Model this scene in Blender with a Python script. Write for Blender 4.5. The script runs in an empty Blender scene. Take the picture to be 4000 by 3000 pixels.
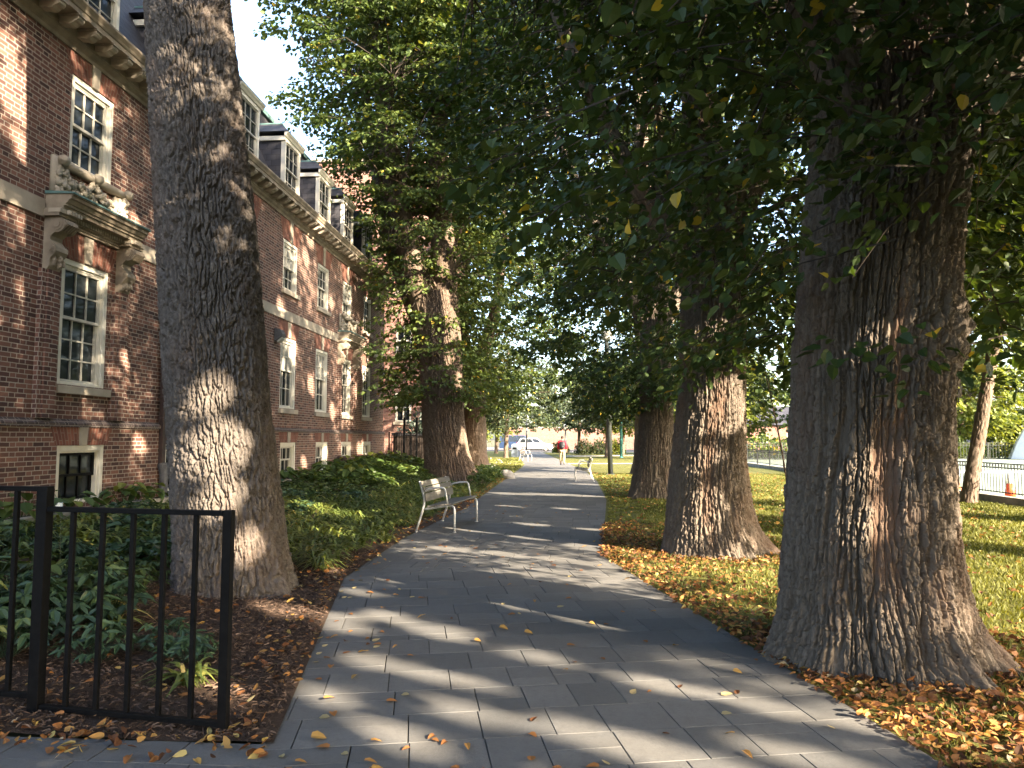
import bpy, bmesh, math, random
import numpy as np
from mathutils import Vector, Matrix, Euler
R = math.radians
random.seed(7)
rng = np.random.default_rng(11)
scene = bpy.context.scene
col = scene.collection

# ------------------------------------------------------------------ camera, world, sun
cam_d = bpy.data.cameras.new("camera"); cam = bpy.data.objects.new("camera", cam_d); col.objects.link(cam)
cam_d.sensor_width = 36.0; cam_d.lens = 36.0 * 1580 / 2212
cam_d.clip_start = 0.05; cam_d.clip_end = 2000
cam.location = (0, 0, 1.6); cam.rotation_euler = (math.pi / 2 + R(4.289), 0, R(4.187))
scene.camera = cam

SUN_EL, SUN_AZ = 24.0, (0.80, -0.60)            # horizontal direction towards the sun
ce = math.cos(R(SUN_EL)); n_ = math.hypot(*SUN_AZ)
SUN = Vector((SUN_AZ[0] / n_ * ce, SUN_AZ[1] / n_ * ce, math.sin(R(SUN_EL))))
w = bpy.data.worlds.new("World"); scene.world = w; w.use_nodes = True
nt = w.node_tree; nt.nodes.clear()
sky = nt.nodes.new("ShaderNodeTexSky"); sky.sky_type = 'NISHITA'; sky.sun_disc = False
sky.sun_elevation = R(SUN_EL); sky.sun_rotation = math.atan2(SUN.x, SUN.y)
sky.altitude = 50; sky.air_density = 1.0; sky.dust_density = 3.0; sky.ozone_density = 1.0
bg = nt.nodes.new("ShaderNodeBackground"); bg.inputs[1].default_value = 0.135
wo = nt.nodes.new("ShaderNodeOutputWorld")
nt.links.new(sky.outputs[0], bg.inputs[0]); nt.links.new(bg.outputs[0], wo.inputs[0])
sd = bpy.data.lights.new("sun", 'SUN'); sd.energy = 4.8; sd.angle = R(0.53); sd.color = (1.0, 0.83, 0.62)
so = bpy.data.objects.new("sun", sd); col.objects.link(so)
so.rotation_euler = (-SUN).to_track_quat('-Z', 'Y').to_euler(); so.location = (30, -18, 25)
vs = scene.view_settings
vs.view_transform = 'Standard'; vs.look = 'None'; vs.gamma = 1.0; vs.exposure = 2.95; vs.use_curve_mapping = False
scene.render.engine = 'CYCLES'
scene.cycles.max_bounces = 6; scene.cycles.diffuse_bounces = 3; scene.cycles.glossy_bounces = 2
scene.cycles.transmission_bounces = 4; scene.cycles.transparent_max_bounces = 6
scene.cycles.caustics_reflective = False; scene.cycles.caustics_refractive = False
scene.cycles.use_denoising = True

# ------------------------------------------------------------------ helpers
def tag(o, label=None, cat=None, group=None, kind=None):
    if label: o['label'] = label
    if cat: o['category'] = cat
    if group: o['group'] = group
    if kind: o['kind'] = kind
    return o

def link(name, me, mats, parent=None):
    o = bpy.data.objects.new(name, me); col.objects.link(o)
    if me is not None:
        for m in (mats if isinstance(mats, (list, tuple)) else [mats]):
            if m is not None: me.materials.append(m)
    if parent is not None: o.parent = parent
    return o

def empty(name, loc=(0, 0, 0), rz=0.0):
    o = bpy.data.objects.new(name, None); col.objects.link(o)
    o.location = loc; o.rotation_euler = (0, 0, rz); o.empty_display_size = 0.2
    return o

def copy_tree(o, parent=None):
    c = o.copy(); col.objects.link(c); c.parent = parent
    for ch in o.children: copy_tree(ch, c)
    return c

def np_mesh(name, V, F, mats, parent=None, smooth=False, attr=None, mat_idx=None):
    """V (n,3) array, F (m,k) array of equal-size faces"""
    V = np.ascontiguousarray(V, np.float32); F = np.ascontiguousarray(F, np.int32)
    me = bpy.data.meshes.new(name)
    k = F.shape[1]
    me.vertices.add(len(V)); me.vertices.foreach_set("co", V.ravel())
    me.loops.add(F.size); me.loops.foreach_set("vertex_index", F.ravel())
    me.polygons.add(len(F))
    me.polygons.foreach_set("loop_start", np.arange(0, F.size, k, dtype=np.int32))
    if mat_idx is not None: me.polygons.foreach_set("material_index", np.ascontiguousarray(mat_idx, np.int32))
    me.polygons.foreach_set("use_smooth", np.full(len(F), bool(smooth)))
    if attr is not None:
        for an, av in attr.items():
            a = me.attributes.new(an, 'FLOAT', 'POINT'); a.data.foreach_set("value", np.ascontiguousarray(av, np.float32))
    me.update(calc_edges=True)
    return link(name, me, mats, parent)

class MB:
    def __init__(s): s.v = []; s.f = []
    def quad(s, *p):
        i = len(s.v); s.v += [tuple(q) for q in p]; s.f.append(tuple(range(i, i + len(p))))
    def box(s, x0, x1, y0, y1, z0, z1):
        i = len(s.v)
        s.v += [(x0, y0, z0), (x1, y0, z0), (x1, y1, z0), (x0, y1, z0), (x0, y0, z1), (x1, y0, z1), (x1, y1, z1), (x0, y1, z1)]
        s.f += [tuple(i + k for k in q) for q in ((0, 3, 2, 1), (4, 5, 6, 7), (0, 1, 5, 4), (1, 2, 6, 5), (2, 3, 7, 6), (3, 0, 4, 7))]
    def prism(s, prof, a0, a1, axis='y'):
        """closed profile of 2-D points extruded along an axis (y: points are x,z; x: y,z; z: x,y)"""
        i = len(s.v); n = len(prof)
        def P(p, a): return {'y': (p[0], a, p[1]), 'x': (a, p[0], p[1]), 'z': (p[0], p[1], a)}[axis]
        s.v += [P(p, a0) for p in prof] + [P(p, a1) for p in prof]
        s.f += [tuple(range(i, i + n)), tuple(range(i + 2 * n - 1, i + n - 1, -1))]
        s.f += [(i + k, i + n + k, i + n + (k + 1) % n, i + (k + 1) % n) for k in range(n)]
    def tube(s, pts, rad, n=8, cap=True):
        pts = [Vector(p) for p in pts]
        if not isinstance(rad, (list, tuple)): rad = [rad] * len(pts)
        i0 = len(s.v); prev = None
        for k, p in enumerate(pts):
            t = (pts[min(k + 1, len(pts) - 1)] - pts[max(k - 1, 0)]).normalized()
            if prev is None:
                a = t.cross(Vector((0, 0, 1)) if abs(t.z) < .9 else Vector((1, 0, 0))).normalized()
            else:
                a = (prev - t * prev.dot(t)).normalized()
            prev = a; b = t.cross(a)
            for q in range(n):
                an = 2 * math.pi * q / n
                s.v.append(tuple(p + (a * math.cos(an) + b * math.sin(an)) * rad[k]))
        for k in range(len(pts) - 1):
            for q in range(n):
                a = i0 + k * n + q; b = i0 + k * n + (q + 1) % n
                s.f.append((a, b, b + n, a + n))
        if cap:
            s.f.append(tuple(range(i0 + n - 1, i0 - 1, -1)))
            e = i0 + (len(pts) - 1) * n; s.f.append(tuple(range(e, e + n)))
    def bar(s, p, q, wx, wy):
        """square bar between two points"""
        p = Vector(p); q = Vector(q); t = (q - p).normalized()
        a = t.cross(Vector((0, 0, 1)) if abs(t.z) < .9 else Vector((0, 1, 0))).normalized(); b = t.cross(a)
        i = len(s.v)
        for c in (p, q):
            for u, v in ((-1, -1), (1, -1), (1, 1), (-1, 1)): s.v.append(tuple(c + a * u * wx / 2 + b * v * wy / 2))
        s.f += [tuple(i + k for k in f) for f in ((0, 3, 2, 1), (4, 5, 6, 7), (0, 1, 5, 4), (1, 2, 6, 5), (2, 3, 7, 6), (3, 0, 4, 7))]
    def lathe(s, prof, c=(0, 0, 0), n=16):
        i0 = len(s.v)
        for r, z in prof:
            for q in range(n):
                a = 2 * math.pi * q / n; s.v.append((c[0] + r * math.cos(a), c[1] + r * math.sin(a), c[2] + z))
        for k in range(len(prof) - 1):
            for q in range(n):
                a = i0 + k * n + q; b = i0 + k * n + (q + 1) % n
                s.f.append((a, b, b + n, a + n))
        s.f.append(tuple(range(i0 + n - 1, i0 - 1, -1))); e = i0 + (len(prof) - 1) * n; s.f.append(tuple(range(e, e + n)))
    def ball(s, c, r, seg=8, sq=(1, 1, 1), wob=0.0):
        i0 = len(s.v); m = max(4, seg // 2 + 1)
        for k in range(m + 1):
            ph = math.pi * k / m
            for q in range(seg):
                a = 2 * math.pi * q / seg; rr = r * (1 + random.uniform(-wob, wob))
                s.v.append((c[0] + rr * sq[0] * math.sin(ph) * math.cos(a), c[1] + rr * sq[1] * math.sin(ph) * math.sin(a), c[2] + rr * sq[2] * math.cos(ph)))
        for k in range(m):
            for q in range(seg):
                a = i0 + k * seg + q; b = i0 + k * seg + (q + 1) % seg
                s.f.append((a, a + seg, b + seg, b))
    def build(s, name, mat, parent=None, smooth=False, bevel=0.0, seg=2):
        me = bpy.data.meshes.new(name); me.from_pydata(s.v, [], s.f); me.validate(); me.update()
        bm = bmesh.new(); bm.from_mesh(me); bmesh.ops.recalc_face_normals(bm, faces=bm.faces); bm.to_mesh(me); bm.free()
        if smooth: me.polygons.foreach_set("use_smooth", [True] * len(me.polygons))
        o = link(name, me, mat, parent)
        if bevel:
            b = o.modifiers.new("bevel", 'BEVEL'); b.width = bevel; b.segments = seg; b.limit_method = 'ANGLE'; b.angle_limit = R(40)
        return o

# ------------------------------------------------------------------ shader helper
class SH:
    def __init__(s, name):
        s.m = bpy.data.materials.new(name); s.m.use_nodes = True; s.t = s.m.node_tree; s.t.nodes.clear()
        s.out = s.t.nodes.new("ShaderNodeOutputMaterial")
    def n(s, typ, **kw):
        nd = s.t.nodes.new(typ)
        for k, v in kw.items(): setattr(nd, k, v)
        return nd
    def ln(s, a, b): s.t.links.new(a, b)
    def put(s, sock, v):
        if v is None: return
        if hasattr(v, 'is_linked'): s.ln(v, sock)
        else: sock.default_value = v
    def math(s, op, a, b=None, c=None, clamp=False):
        nd = s.n("ShaderNodeMath", operation=op, use_clamp=clamp)
        s.put(nd.inputs[0], a); s.put(nd.inputs[1], b); s.put(nd.inputs[2], c)
        return nd.outputs[0]
    def pos(s): return s.n("ShaderNodeNewGeometry").outputs["Position"]
    def objc(s): return s.n("ShaderNodeTexCoord").outputs["Object"]
    def map(s, v, scale=(1, 1, 1), rot=(0, 0, 0)):
        nd = s.n("ShaderNodeMapping"); s.ln(v, nd.inputs[0]); nd.inputs["Scale"].default_value = scale; nd.inputs["Rotation"].default_value = rot
        return nd.outputs[0]
    def noise(s, v, scale=5, detail=4, rough=.55, dist=0):
        nd = s.n("ShaderNodeTexNoise"); s.ln(v, nd.inputs["Vector"]); nd.inputs["Scale"].default_value = scale
        nd.inputs["Detail"].default_value = detail; nd.inputs["Roughness"].default_value = rough; nd.inputs["Distortion"].default_value = dist
        return nd.outputs[0]
    def ramp(s, f, stops):
        nd = s.n("ShaderNodeValToRGB"); s.ln(f, nd.inputs[0]); e = nd.color_ramp.elements
        while len(e) < len(stops): e.new(.5)
        for q, (p, c) in zip(e, stops): q.position = p; q.color = (*c, 1) if len(c) == 3 else c
        return nd.outputs[0]
    def mix(s, f, a, b, mode='MIX'):
        nd = s.n("ShaderNodeMix", data_type='RGBA', blend_type=mode)
        s.put(nd.inputs[0], f)
        for k, v in ((6, a), (7, b)):
            if isinstance(v, tuple): v = (*v, 1) if len(v) == 3 else v
            s.put(nd.inputs[k], v)
        return nd.outputs[2]
    def attr(s, name): return s.n("ShaderNodeAttribute", attribute_name=name).outputs["Fac"]
    def island(s): return s.n("ShaderNodeNewGeometry").outputs["Random Per Island"]
    def objrand(s): return s.n("ShaderNodeObjectInfo").outputs["Random"]
    def bump(s, h, strength=.4, dist=.01):
        nd = s.n("ShaderNodeBump"); s.ln(h, nd.inputs["Height"]); nd.inputs["Strength"].default_value = strength; nd.inputs["Distance"].default_value = dist
        return nd.outputs[0]
    def bsdf(s, color, rough=.8, metal=0.0, normal=None, spec=.3, coat=0):
        p = s.n("ShaderNodeBsdfPrincipled")
        if isinstance(color, tuple): color = (*color, 1)
        s.put(p.inputs["Base Color"], color); s.put(p.inputs["Roughness"], rough); p.inputs["Metallic"].default_value = metal
        p.inputs["Specular IOR Level"].default_value = spec
        if coat: p.inputs["Coat Weight"].default_value = coat; p.inputs["Coat Roughness"].default_value = .08
        if normal is not None: s.ln(normal, p.inputs["Normal"])
        return p.outputs[0]
    def done(s, sh): s.ln(sh, s.out.inputs[0]); return s.m

def plain(name, c, rough=.6, metal=0.0, var=.12, scale=9, bump=.0, spec=.3, coat=0):
    s = SH(name); p = s.objc(); nz = s.noise(p, scale, 5)
    lo = tuple(x * (1 - var) for x in c); hi = tuple(min(1, x * (1 + var)) for x in c)
    cc = s.ramp(nz, [(.3, lo), (.7, hi)])
    nm = s.bump(s.noise(p, scale * 8, 3), bump, .004) if bump else None
    return s.done(s.bsdf(cc, rough, metal, nm, spec, coat))

def brick_mat(name, cols, mortar, C=.0677, P=.3275, bumpd=.006, stain=.35):
    """Flemish bond from world position: stretcher + header alternate, rows shifted by half a period"""
    s = SH(name); g = s.n("ShaderNodeNewGeometry")
    sp = s.n("ShaderNodeSeparateXYZ"); s.ln(g.outputs["Position"], sp.inputs[0])
    sn = s.n("ShaderNodeSeparateXYZ"); s.ln(g.outputs["True Normal"], sn.inputs[0])
    isx = s.math('GREATER_THAN', s.math('ABSOLUTE', sn.outputs[0]), .5)
    u = s.math('ADD', s.math('MULTIPLY', sp.outputs[1], isx), s.math('MULTIPLY', sp.outputs[0], s.math('SUBTRACT', 1.0, isx)))
    wob = s.math('MULTIPLY', s.math('SUBTRACT', s.noise(g.outputs["Position"], 6, 2), .5), .010)
    u = s.math('ADD', u, wob)
    v = s.math('ADD', s.math('DIVIDE', sp.outputs[2], C), s.math('MULTIPLY', wob, 12))
    row = s.math('FLOOR', v); fv = s.math('SUBTRACT', v, row)
    up = s.math('ADD', s.math('DIVIDE', u, P), s.math('MULTIPLY', s.math('FLOORED_MODULO', row, 2.0), .5))
    uc = s.math('FLOOR', up); fu = s.math('SUBTRACT', up, uc)
    S = .663
    hd = s.math('GREATER_THAN', fu, S)
    # distance to the nearest vertical joint, in metres
    du = s.math('MULTIPLY', s.math('MINIMUM', s.math('MINIMUM', fu, s.math('SUBTRACT', 1.0, fu)), s.math('ABSOLUTE', s.math('SUBTRACT', fu, S))), P)
    dv = s.math('MULTIPLY', s.math('MINIMUM', fv, s.math('SUBTRACT', 1.0, fv)), C)
    d = s.math('MINIMUM', du, dv)
    jn = s.math('ADD', d, s.math('MULTIPLY', s.math('SUBTRACT', s.noise(g.outputs["Position"], 55, 2), .5), .004))
    body = s.n("ShaderNodeMapRange"); s.ln(jn, body.inputs[0]); body.inputs[1].default_value = .0045; body.inputs[2].default_value = .0085
    cid = s.n("ShaderNodeCombineXYZ"); s.ln(row, cid.inputs[0]); s.ln(s.math('ADD', s.math('MULTIPLY', uc, 2.0), hd), cid.inputs[1])
    wn = s.n("ShaderNodeTexWhiteNoise", noise_dimensions='3D'); s.ln(cid.outputs[0], wn.inputs[0])
    bc = s.ramp(wn.outputs[0], cols)
    bc = s.mix(s.math('MULTIPLY', s.noise(g.outputs["Position"], 40, 4), .35), bc, (.05, .03, .025))
    mc = s.mix(s.noise(g.outputs["Position"], 3, 3), mortar, tuple(x * .7 for x in mortar))
    c = s.mix(body.outputs[0], mc, bc)
    big = s.noise(s.map(g.outputs["Position"], (1, .6, .35)), 1.1, 5)
    c = s.mix(s.math('MULTIPLY', s.ramp(big, [(.45, (0, 0, 0)), (.75, (1, 1, 1))]), stain), c, (.09, .065, .055))
    nm = s.bump(s.math('ADD', body.outputs[0], s.math('MULTIPLY', s.noise(g.outputs["Position"], 90, 3), .25)), .7, bumpd)
    return s.done(s.bsdf(c, .88, 0, nm, .2))

def bark_mat(name, c_lo, c_hi, c_warm, warm=.5, bump=.5, scale=1.0):
    s = SH(name); p = s.objc(); a = s.attr("plate")
    st = s.map(p, (1, 1, .22))
    fine = s.noise(st, 38 * scale, 6, .65, .6)
    c = s.mix(a, c_lo, c_hi)
    c = s.mix(s.ramp(fine, [(.35, (0, 0, 0)), (.68, (1, 1, 1))]), s.mix(.45, c, (.035, .026, .02)), c)
    patch = s.ramp(s.noise(s.map(p, (1, 1, .45)), 1.7, 5, .6), [(.52, (0, 0, 0)), (.70, (1, 1, 1))])
    c = s.mix(s.math('MULTIPLY', patch, warm), c, c_warm)
    c = s.mix(s.math('MULTIPLY', s.attr('bare'), s.math('ADD', .25, s.math('MULTIPLY', fine, .7))), c, s.mix(fine, (.05, .028, .018), (.19, .095, .055)))
    nm = s.bump(s.math('ADD', s.noise(st, 30 * scale, 6, .7, .8), s.math('MULTIPLY', s.noise(p, 120, 3), .4)), bump, .012)
    return s.done(s.bsdf(c, .92, 0, nm, .15))

def leaf_mat(name, stops, trans=.35, rough=.5, spec=.35, tr_tint=(1.25, 1.15, .35)):
    s = SH(name); a = s.attr("tint"); c = s.ramp(a, stops)
    d = s.bsdf(c, rough, 0, None, spec)
    t = s.n("ShaderNodeBsdfTranslucent"); tc = s.mix(1.0, c, tr_tint, 'MULTIPLY')
    s.ln(tc, t.inputs[0])
    m = s.n("ShaderNodeMixShader"); m.inputs[0].default_value = trans; s.ln(d, m.inputs[1]); s.ln(t.outputs[0], m.inputs[2])
    return s.done(m.outputs[0])

M = {}
M['brick'] = brick_mat("brick", [(0, (.062, .036, .033)), (.25, (.115, .057, .047)), (.6, (.168, .082, .062)), (.85, (.215, .105, .076)), (1, (.27, .135, .10))], (.42, .355, .29))
M['brick_pale'] = brick_mat("brick_pale", [(0, (.16, .07, .055)), (.5, (.24, .105, .08)), (1, (.32, .16, .12))], (.36, .31, .26), C=.075, bumpd=.004, stain=.2)
M['stone'] = plain("limestone", (.36, .315, .25), .85, var=.18, scale=3, bump=.35)
M['stone_dark'] = plain("weathered_limestone", (.27, .225, .17), .85, var=.28, scale=4, bump=.4)
M['white_paint'] = plain("white_window_paint", (.64, .61, .52), .5, var=.10, scale=5)
M['sash_paint'] = plain("sash_paint", (.46, .44, .38), .5, var=.1)
M['copper'] = plain("green_copper", (.12, .21, .20), .6, var=.2)
M['concrete'] = plain("concrete_kerb", (.26, .24, .20), .9, var=.3, scale=4, bump=.4)
M['black_iron'] = plain("black_iron", (.006, .006, .0065), .5, .0, var=.3, scale=25, bump=.15, spec=.07)
M['brown_pipe'] = plain("brown_pipe", (.055, .035, .03), .5, var=.2, scale=12)
M['grey_iron'] = plain("grey_iron", (.10, .10, .105), .6, var=.25, scale=14)
M['alu'] = plain("cast_aluminium", (.62, .62, .62), .42, .55, var=.06, scale=20)
M['dark_soil'] = plain("dark_soil", (.035, .024, .018), .95, var=.5, scale=14, bump=.8)
M['asphalt'] = plain("asphalt", (.055, .055, .058), .9, var=.25, scale=30, bump=.4)
M['rock'] = plain("granite_rock", (.22, .21, .195), .85, var=.25, scale=6, bump=.6)

def mat_glass(name, c, rough=.04):
    s = SH(name); p = s.pos()
    nz = s.noise(p, 1.6, 2); nm = s.bump(nz, .06, .05)
    cc = s.mix(s.noise(s.map(p, (1, 2, .7)), 2.2, 3), c, tuple(x * 2.2 for x in c))
    return s.done(s.bsdf(cc, rough, 0, nm, .22))
M['glass'] = mat_glass("window_glass", (.012, .015, .017))
M['glass_blind'] = mat_glass("window_glass_with_blind", (.17, .17, .155), .12)

def mat_slate():
    s = SH("roof_slate"); g = s.n("ShaderNodeNewGeometry"); sp = s.n("ShaderNodeSeparateXYZ"); s.ln(g.outputs["Position"], sp.inputs[0])
    sn = s.n("ShaderNodeSeparateXYZ"); s.ln(g.outputs["True Normal"], sn.inputs[0])
    isx = s.math('GREATER_THAN', s.math('ABSOLUTE', sn.outputs[0]), .5)
    u = s.math('ADD', s.math('MULTIPLY', sp.outputs[1], isx), s.math('MULTIPLY', sp.outputs[0], s.math('SUBTRACT', 1.0, isx)))
    cv = s.n("ShaderNodeCombineXYZ"); s.ln(u, cv.inputs[0]); s.ln(sp.outputs[2], cv.inputs[1])
    b = s.n("ShaderNodeTexBrick"); s.ln(cv.outputs[0], b.inputs[0])
    b.inputs["Color1"].default_value = (.026, .027, .033, 1); b.inputs["Color2"].default_value = (.055, .053, .062, 1); b.inputs["Mortar"].default_value = (.012, .012, .015, 1)
    b.inputs["Scale"].default_value = 1; b.inputs["Mortar Size"].default_value = .007; b.inputs["Brick Width"].default_value = .26; b.inputs["Row Height"].default_value = .155
    c = s.mix(s.math('MULTIPLY', s.noise(g.outputs["Position"], 9, 4), .3), b.outputs[0], (.075, .072, .078))
    nm = s.bump(s.math('SUBTRACT', 1.0, b.outputs["Fac"]), .6, .008)
    return s.done(s.bsdf(c, .6, 0, nm, .3))
M['slate'] = mat_slate()

def mat_rubbed():
    s = SH("rubbed_brick_arch"); a = s.attr("course"); g = s.n("ShaderNodeNewGeometry")
    sp = s.n("ShaderNodeSeparateXYZ"); s.ln(g.outputs["Position"], sp.inputs[0])
    f = s.math('FRACT', a); d = s.math('MINIMUM', f, s.math('SUBTRACT', 1.0, f))
    k = s.n("ShaderNodeMapRange"); s.ln(d, k.inputs[0]); k.inputs[1].default_value = .05; k.inputs[2].default_value = .11
    hv = s.math('ADD', s.math('DIVIDE', sp.outputs[2], .225), s.math('MULTIPLY', s.math('FLOORED_MODULO', s.math('FLOOR', a), 2.0), .5))
    fh = s.math('FRACT', hv); dh = s.math('MINIMUM', fh, s.math('SUBTRACT', 1.0, fh))
    k2 = s.n("ShaderNodeMapRange"); s.ln(dh, k2.inputs[0]); k2.inputs[1].default_value = .015; k2.inputs[2].default_value = .035
    wn = s.n("ShaderNodeTexWhiteNoise", noise_dimensions='1D'); s.ln(s.math('ADD', s.math('FLOOR', a), s.math('MULTIPLY', s.math('FLOOR', hv), 31.7)), wn.inputs[1])
    c = s.ramp(wn.outputs[0], [(0, (.15, .058, .045)), (1, (.26, .11, .075))])
    c = s.mix(s.math('MULTIPLY', k.outputs[0], k2.outputs[0]), (.25, .18, .14), c)
    c = s.mix(s.math('MULTIPLY', s.noise(g.outputs["Position"], 30, 4), .3), c, (.06, .035, .03))
    return s.done(s.bsdf(c, .9, 0, s.bump(k.outputs[0], .5, .004), .2))
M['rubbed'] = mat_rubbed()

def mat_mulch():
    s = SH("bark_mulch"); p = s.pos()
    n1 = s.noise(s.map(p, (1, 1.6, 1)), 60, 5, .7, 1.2); n2 = s.noise(p, 4, 3)
    c = s.ramp(n1, [(.3, (.040, .029, .023)), (.5, (.100, .070, .053)), (.7, (.19, .135, .10))])
    c = s.mix(s.math('MULTIPLY', n2, .5), c, (.05, .03, .022))
    return s.done(s.bsdf(c, .95, 0, s.bump(n1, 1.0, .03), .15))
M['mulch'] = mat_mulch()

def mat_lawn():
    s = SH("lawn_grass"); p = s.pos()
    n1 = s.noise(p, 55, 5, .7); n2 = s.noise(p, .9, 5, .6); n3 = s.noise(p, 7, 4)
    c = s.ramp(n1, [(.28, (.045, .05, .016)), (.5, (.115, .12, .034)), (.72, (.20, .195, .065))])
    c = s.mix(s.math('MULTIPLY', s.ramp(n2, [(.45, (0, 0, 0)), (.7, (1, 1, 1))]), .5), c, (.16, .14, .05))
    c = s.mix(s.math('MULTIPLY', n3, .25), c, (.06, .07, .02))
    return s.done(s.bsdf(c, .9, 0, s.bump(s.math('ADD', n1, n3), .8, .04), .1))
M['lawn'] = mat_lawn()

def mat_paver():
    s = SH("concrete_paver"); p = s.pos(); t = s.attr("tint")
    n1 = s.noise(p, 62, 6, .8); n2 = s.noise(p, 2.1, 5, .6); n3 = s.noise(p, 17, 6, .75)
    c = s.ramp(t, [(0, (.118, .120, .118)), (.5, (.148, .148, .144)), (1, (.182, .180, .172))])
    c = s.mix(s.ramp(n1, [(.3, (.8, .8, .8)), (.75, (0, 0, 0))]), c, s.mix(.42, c, (.045, .045, .05)))
    c = s.mix(s.math('MULTIPLY', s.ramp(n2, [(.4, (0, 0, 0)), (.75, (1, 1, 1))]), .55), c, (.105, .098, .086))
    c = s.mix(s.math('MULTIPLY', s.ramp(n3, [(.48, (0, 0, 0)), (.75, (1, 1, 1))]), .45), c, (.07, .07, .068))
    return s.done(s.bsdf(c, .82, 0, s.bump(s.math('ADD', n1, s.math('MULTIPLY', n3, .6)), .5, .006), .3))
M['paver'] = mat_paver()
M['joint'] = plain("joint_sand", (.022, .022, .022), .95, var=.3, scale=20)

def sstep(a, b, x):
    t = np.clip((np.asarray(x, float) - a) / (b - a), 0, 1); return t * t * (3 - 2 * t)
def gz(x, y):
    """height of the planting bed / lawn left of the path"""
    return ((0.40 + 0.27 * sstep(14, 27, y)) * sstep(-2.9, -7.0, x) + .02 * sstep(-2.2, -3.2, x)) * (1 - sstep(34, 43, y))

# ------------------------------------------------------------------ the ground
g = MB(); g.quad((-400, -120, -.06), (400, -120, -.06), (400, 900, -.06), (-400, 900, -.06))
tag(g.build("ground", plain("dry_ground", (.10, .10, .05), .95, var=.3, scale=.5)), kind='structure')

def grid_sheet(name, x0, x1, y0, y1, nx, ny, zf, mat, xmap=None):
    xs = np.linspace(x0, x1, nx); ys = np.linspace(y0, y1, ny); X, Y = np.meshgrid(xs, ys)
    if xmap: X = xmap(X, Y)
    Z = zf(X, Y)
    V = np.stack([X.ravel(), Y.ravel(), Z.ravel()], 1)
    i = (np.arange(ny - 1)[:, None] * nx + np.arange(nx - 1)[None]).ravel()
    F = np.stack([i, i + 1, i + 1 + nx, i + nx], 1)
    return tag(np_mesh(name, V, F, mat, smooth=True), kind='structure')

PATH_L = [(-.30, -2.2), (-1.50, 3.6), (-2.56, 8.37), (-2.62, 11.95), (-2.35, 16.7), (-2.38, 22.7), (-2.45, 41), (-2.6, 46.6), (-3.4, 56), (-6.2, 89)]
PATH_R = [(3.05, -2.2), (1.86, 3.8), (.49, 10.27), (1.06, 19.5), (1.17, 27.9), (1.0, 36), (.45, 44), (.25, 46.6), (-.35, 56), (-2.9, 89)]
def px_at(P, y):
    ys = [p[1] for p in P]; xs = [p[0] for p in P]; return np.interp(y, ys, xs)

def left_z(X, Y):
    n = .012 * np.sin(X * 5.1 + Y * 3.3) * np.cos(Y * 4.7 - X * 2.2)
    return gz(X, Y) + n * sstep(-1.8, -2.6, X - px_at(PATH_L, Y) - 2.0) + .012
grid_sheet("planting_bed", 0, 1, 3.86, 19.5, 60, 140, left_z, M['mulch'], lambda X, Y: px_at(PATH_L, Y) + .02 - X * (px_at(PATH_L, Y) + .02 + 7.7))
def left_lawn_z(X, Y): return gz(X, Y) + .004
grid_sheet("side_lawn", 0, 1, 19.5, 95, 50, 120, left_lawn_z, M['lawn'], lambda X, Y: px_at(PATH_L, Y) + .02 - X * (px_at(PATH_L, Y) + .02 + 30))
grid_sheet("lawn", 0, 1, -12, 89, 50, 160, lambda X, Y: 0 * X - .004 + .015 * np.sin(X * 1.3) * np.cos(Y * .8) * sstep(0.1, 1.2, X - px_at(PATH_R, Y)), M['lawn'],
           lambda X, Y: px_at(PATH_R, Y) - .02 + X ** 1.6 * (10.78 - px_at(PATH_R, Y) + .02))
grid_sheet("lawn_beyond", 10.9, 60, 70, 89, 6, 6, lambda X, Y: 0 * X - .012, M['lawn'])
s_ = MB(); s_.quad((11.0, -15, -.03), (70, -15, -.03), (70, 70, -.03), (11.0, 70, -.03))
tag(s_.build("sports_field", plain("pale_turf", (.22, .26, .20), .9, var=.12, scale=1.2)), kind='structure')
s_ = MB(); s_.quad((11.2, 35, -.022), (70, 44, -.022), (70, 47, -.022), (11.2, 38, -.022)); s_.quad((30, -15, -.022), (32, -15, -.022), (38, 40, -.022), (36, 40.8, -.022))
tag(s_.build("field_track", plain("pale_track", (.40, .41, .40), .9)), kind='structure')
s_ = MB(); s_.quad((-120, 89, -.015), (120, 89, -.015), (120, 91, -.015), (-120, 91, -.015))
tag(s_.build("sidewalk", plain("sidewalk_concrete", (.42, .40, .37), .9, var=.12, scale=2)), kind='structure')
s_ = MB(); s_.box(-120, 120, 91.0, 91.2, -.05, .0)
tag(s_.build("street_kerb", M['concrete']), kind='structure')
s_ = MB(); s_.quad((-120, 91.2, -.045), (120, 91.2, -.045), (120, 108, -.045), (-120, 108, -.045))
tag(s_.build("road", M['asphalt']), kind='structure')
s_ = MB(); s_.quad((-120, 108, .0), (120, 108, .0), (120, 140, .0), (-120, 140, .0))
tag(s_.build("far_pavement", plain("far_pavement", (.3, .28, .26), .9)), kind='structure')

# paved path: real pavers in random-ashlar rows, cut to the path's edge, over a dark joint bed
def clip(poly, a, b):
    out = []; nx, ny = -(b[1] - a[1]), b[0] - a[0]
    for i, p in enumerate(poly):
        q = poly[(i + 1) % len(poly)]
        dp = (p[0] - a[0]) * nx + (p[1] - a[1]) * ny; dq = (q[0] - a[0]) * nx + (q[1] - a[1]) * ny
        if dp >= 0: out.append(p)
        if (dp >= 0) != (dq >= 0):
            t = dp / (dp - dq); out.append((p[0] + t * (q[0] - p[0]), p[1] + t * (q[1] - p[1])))
    return out

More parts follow.
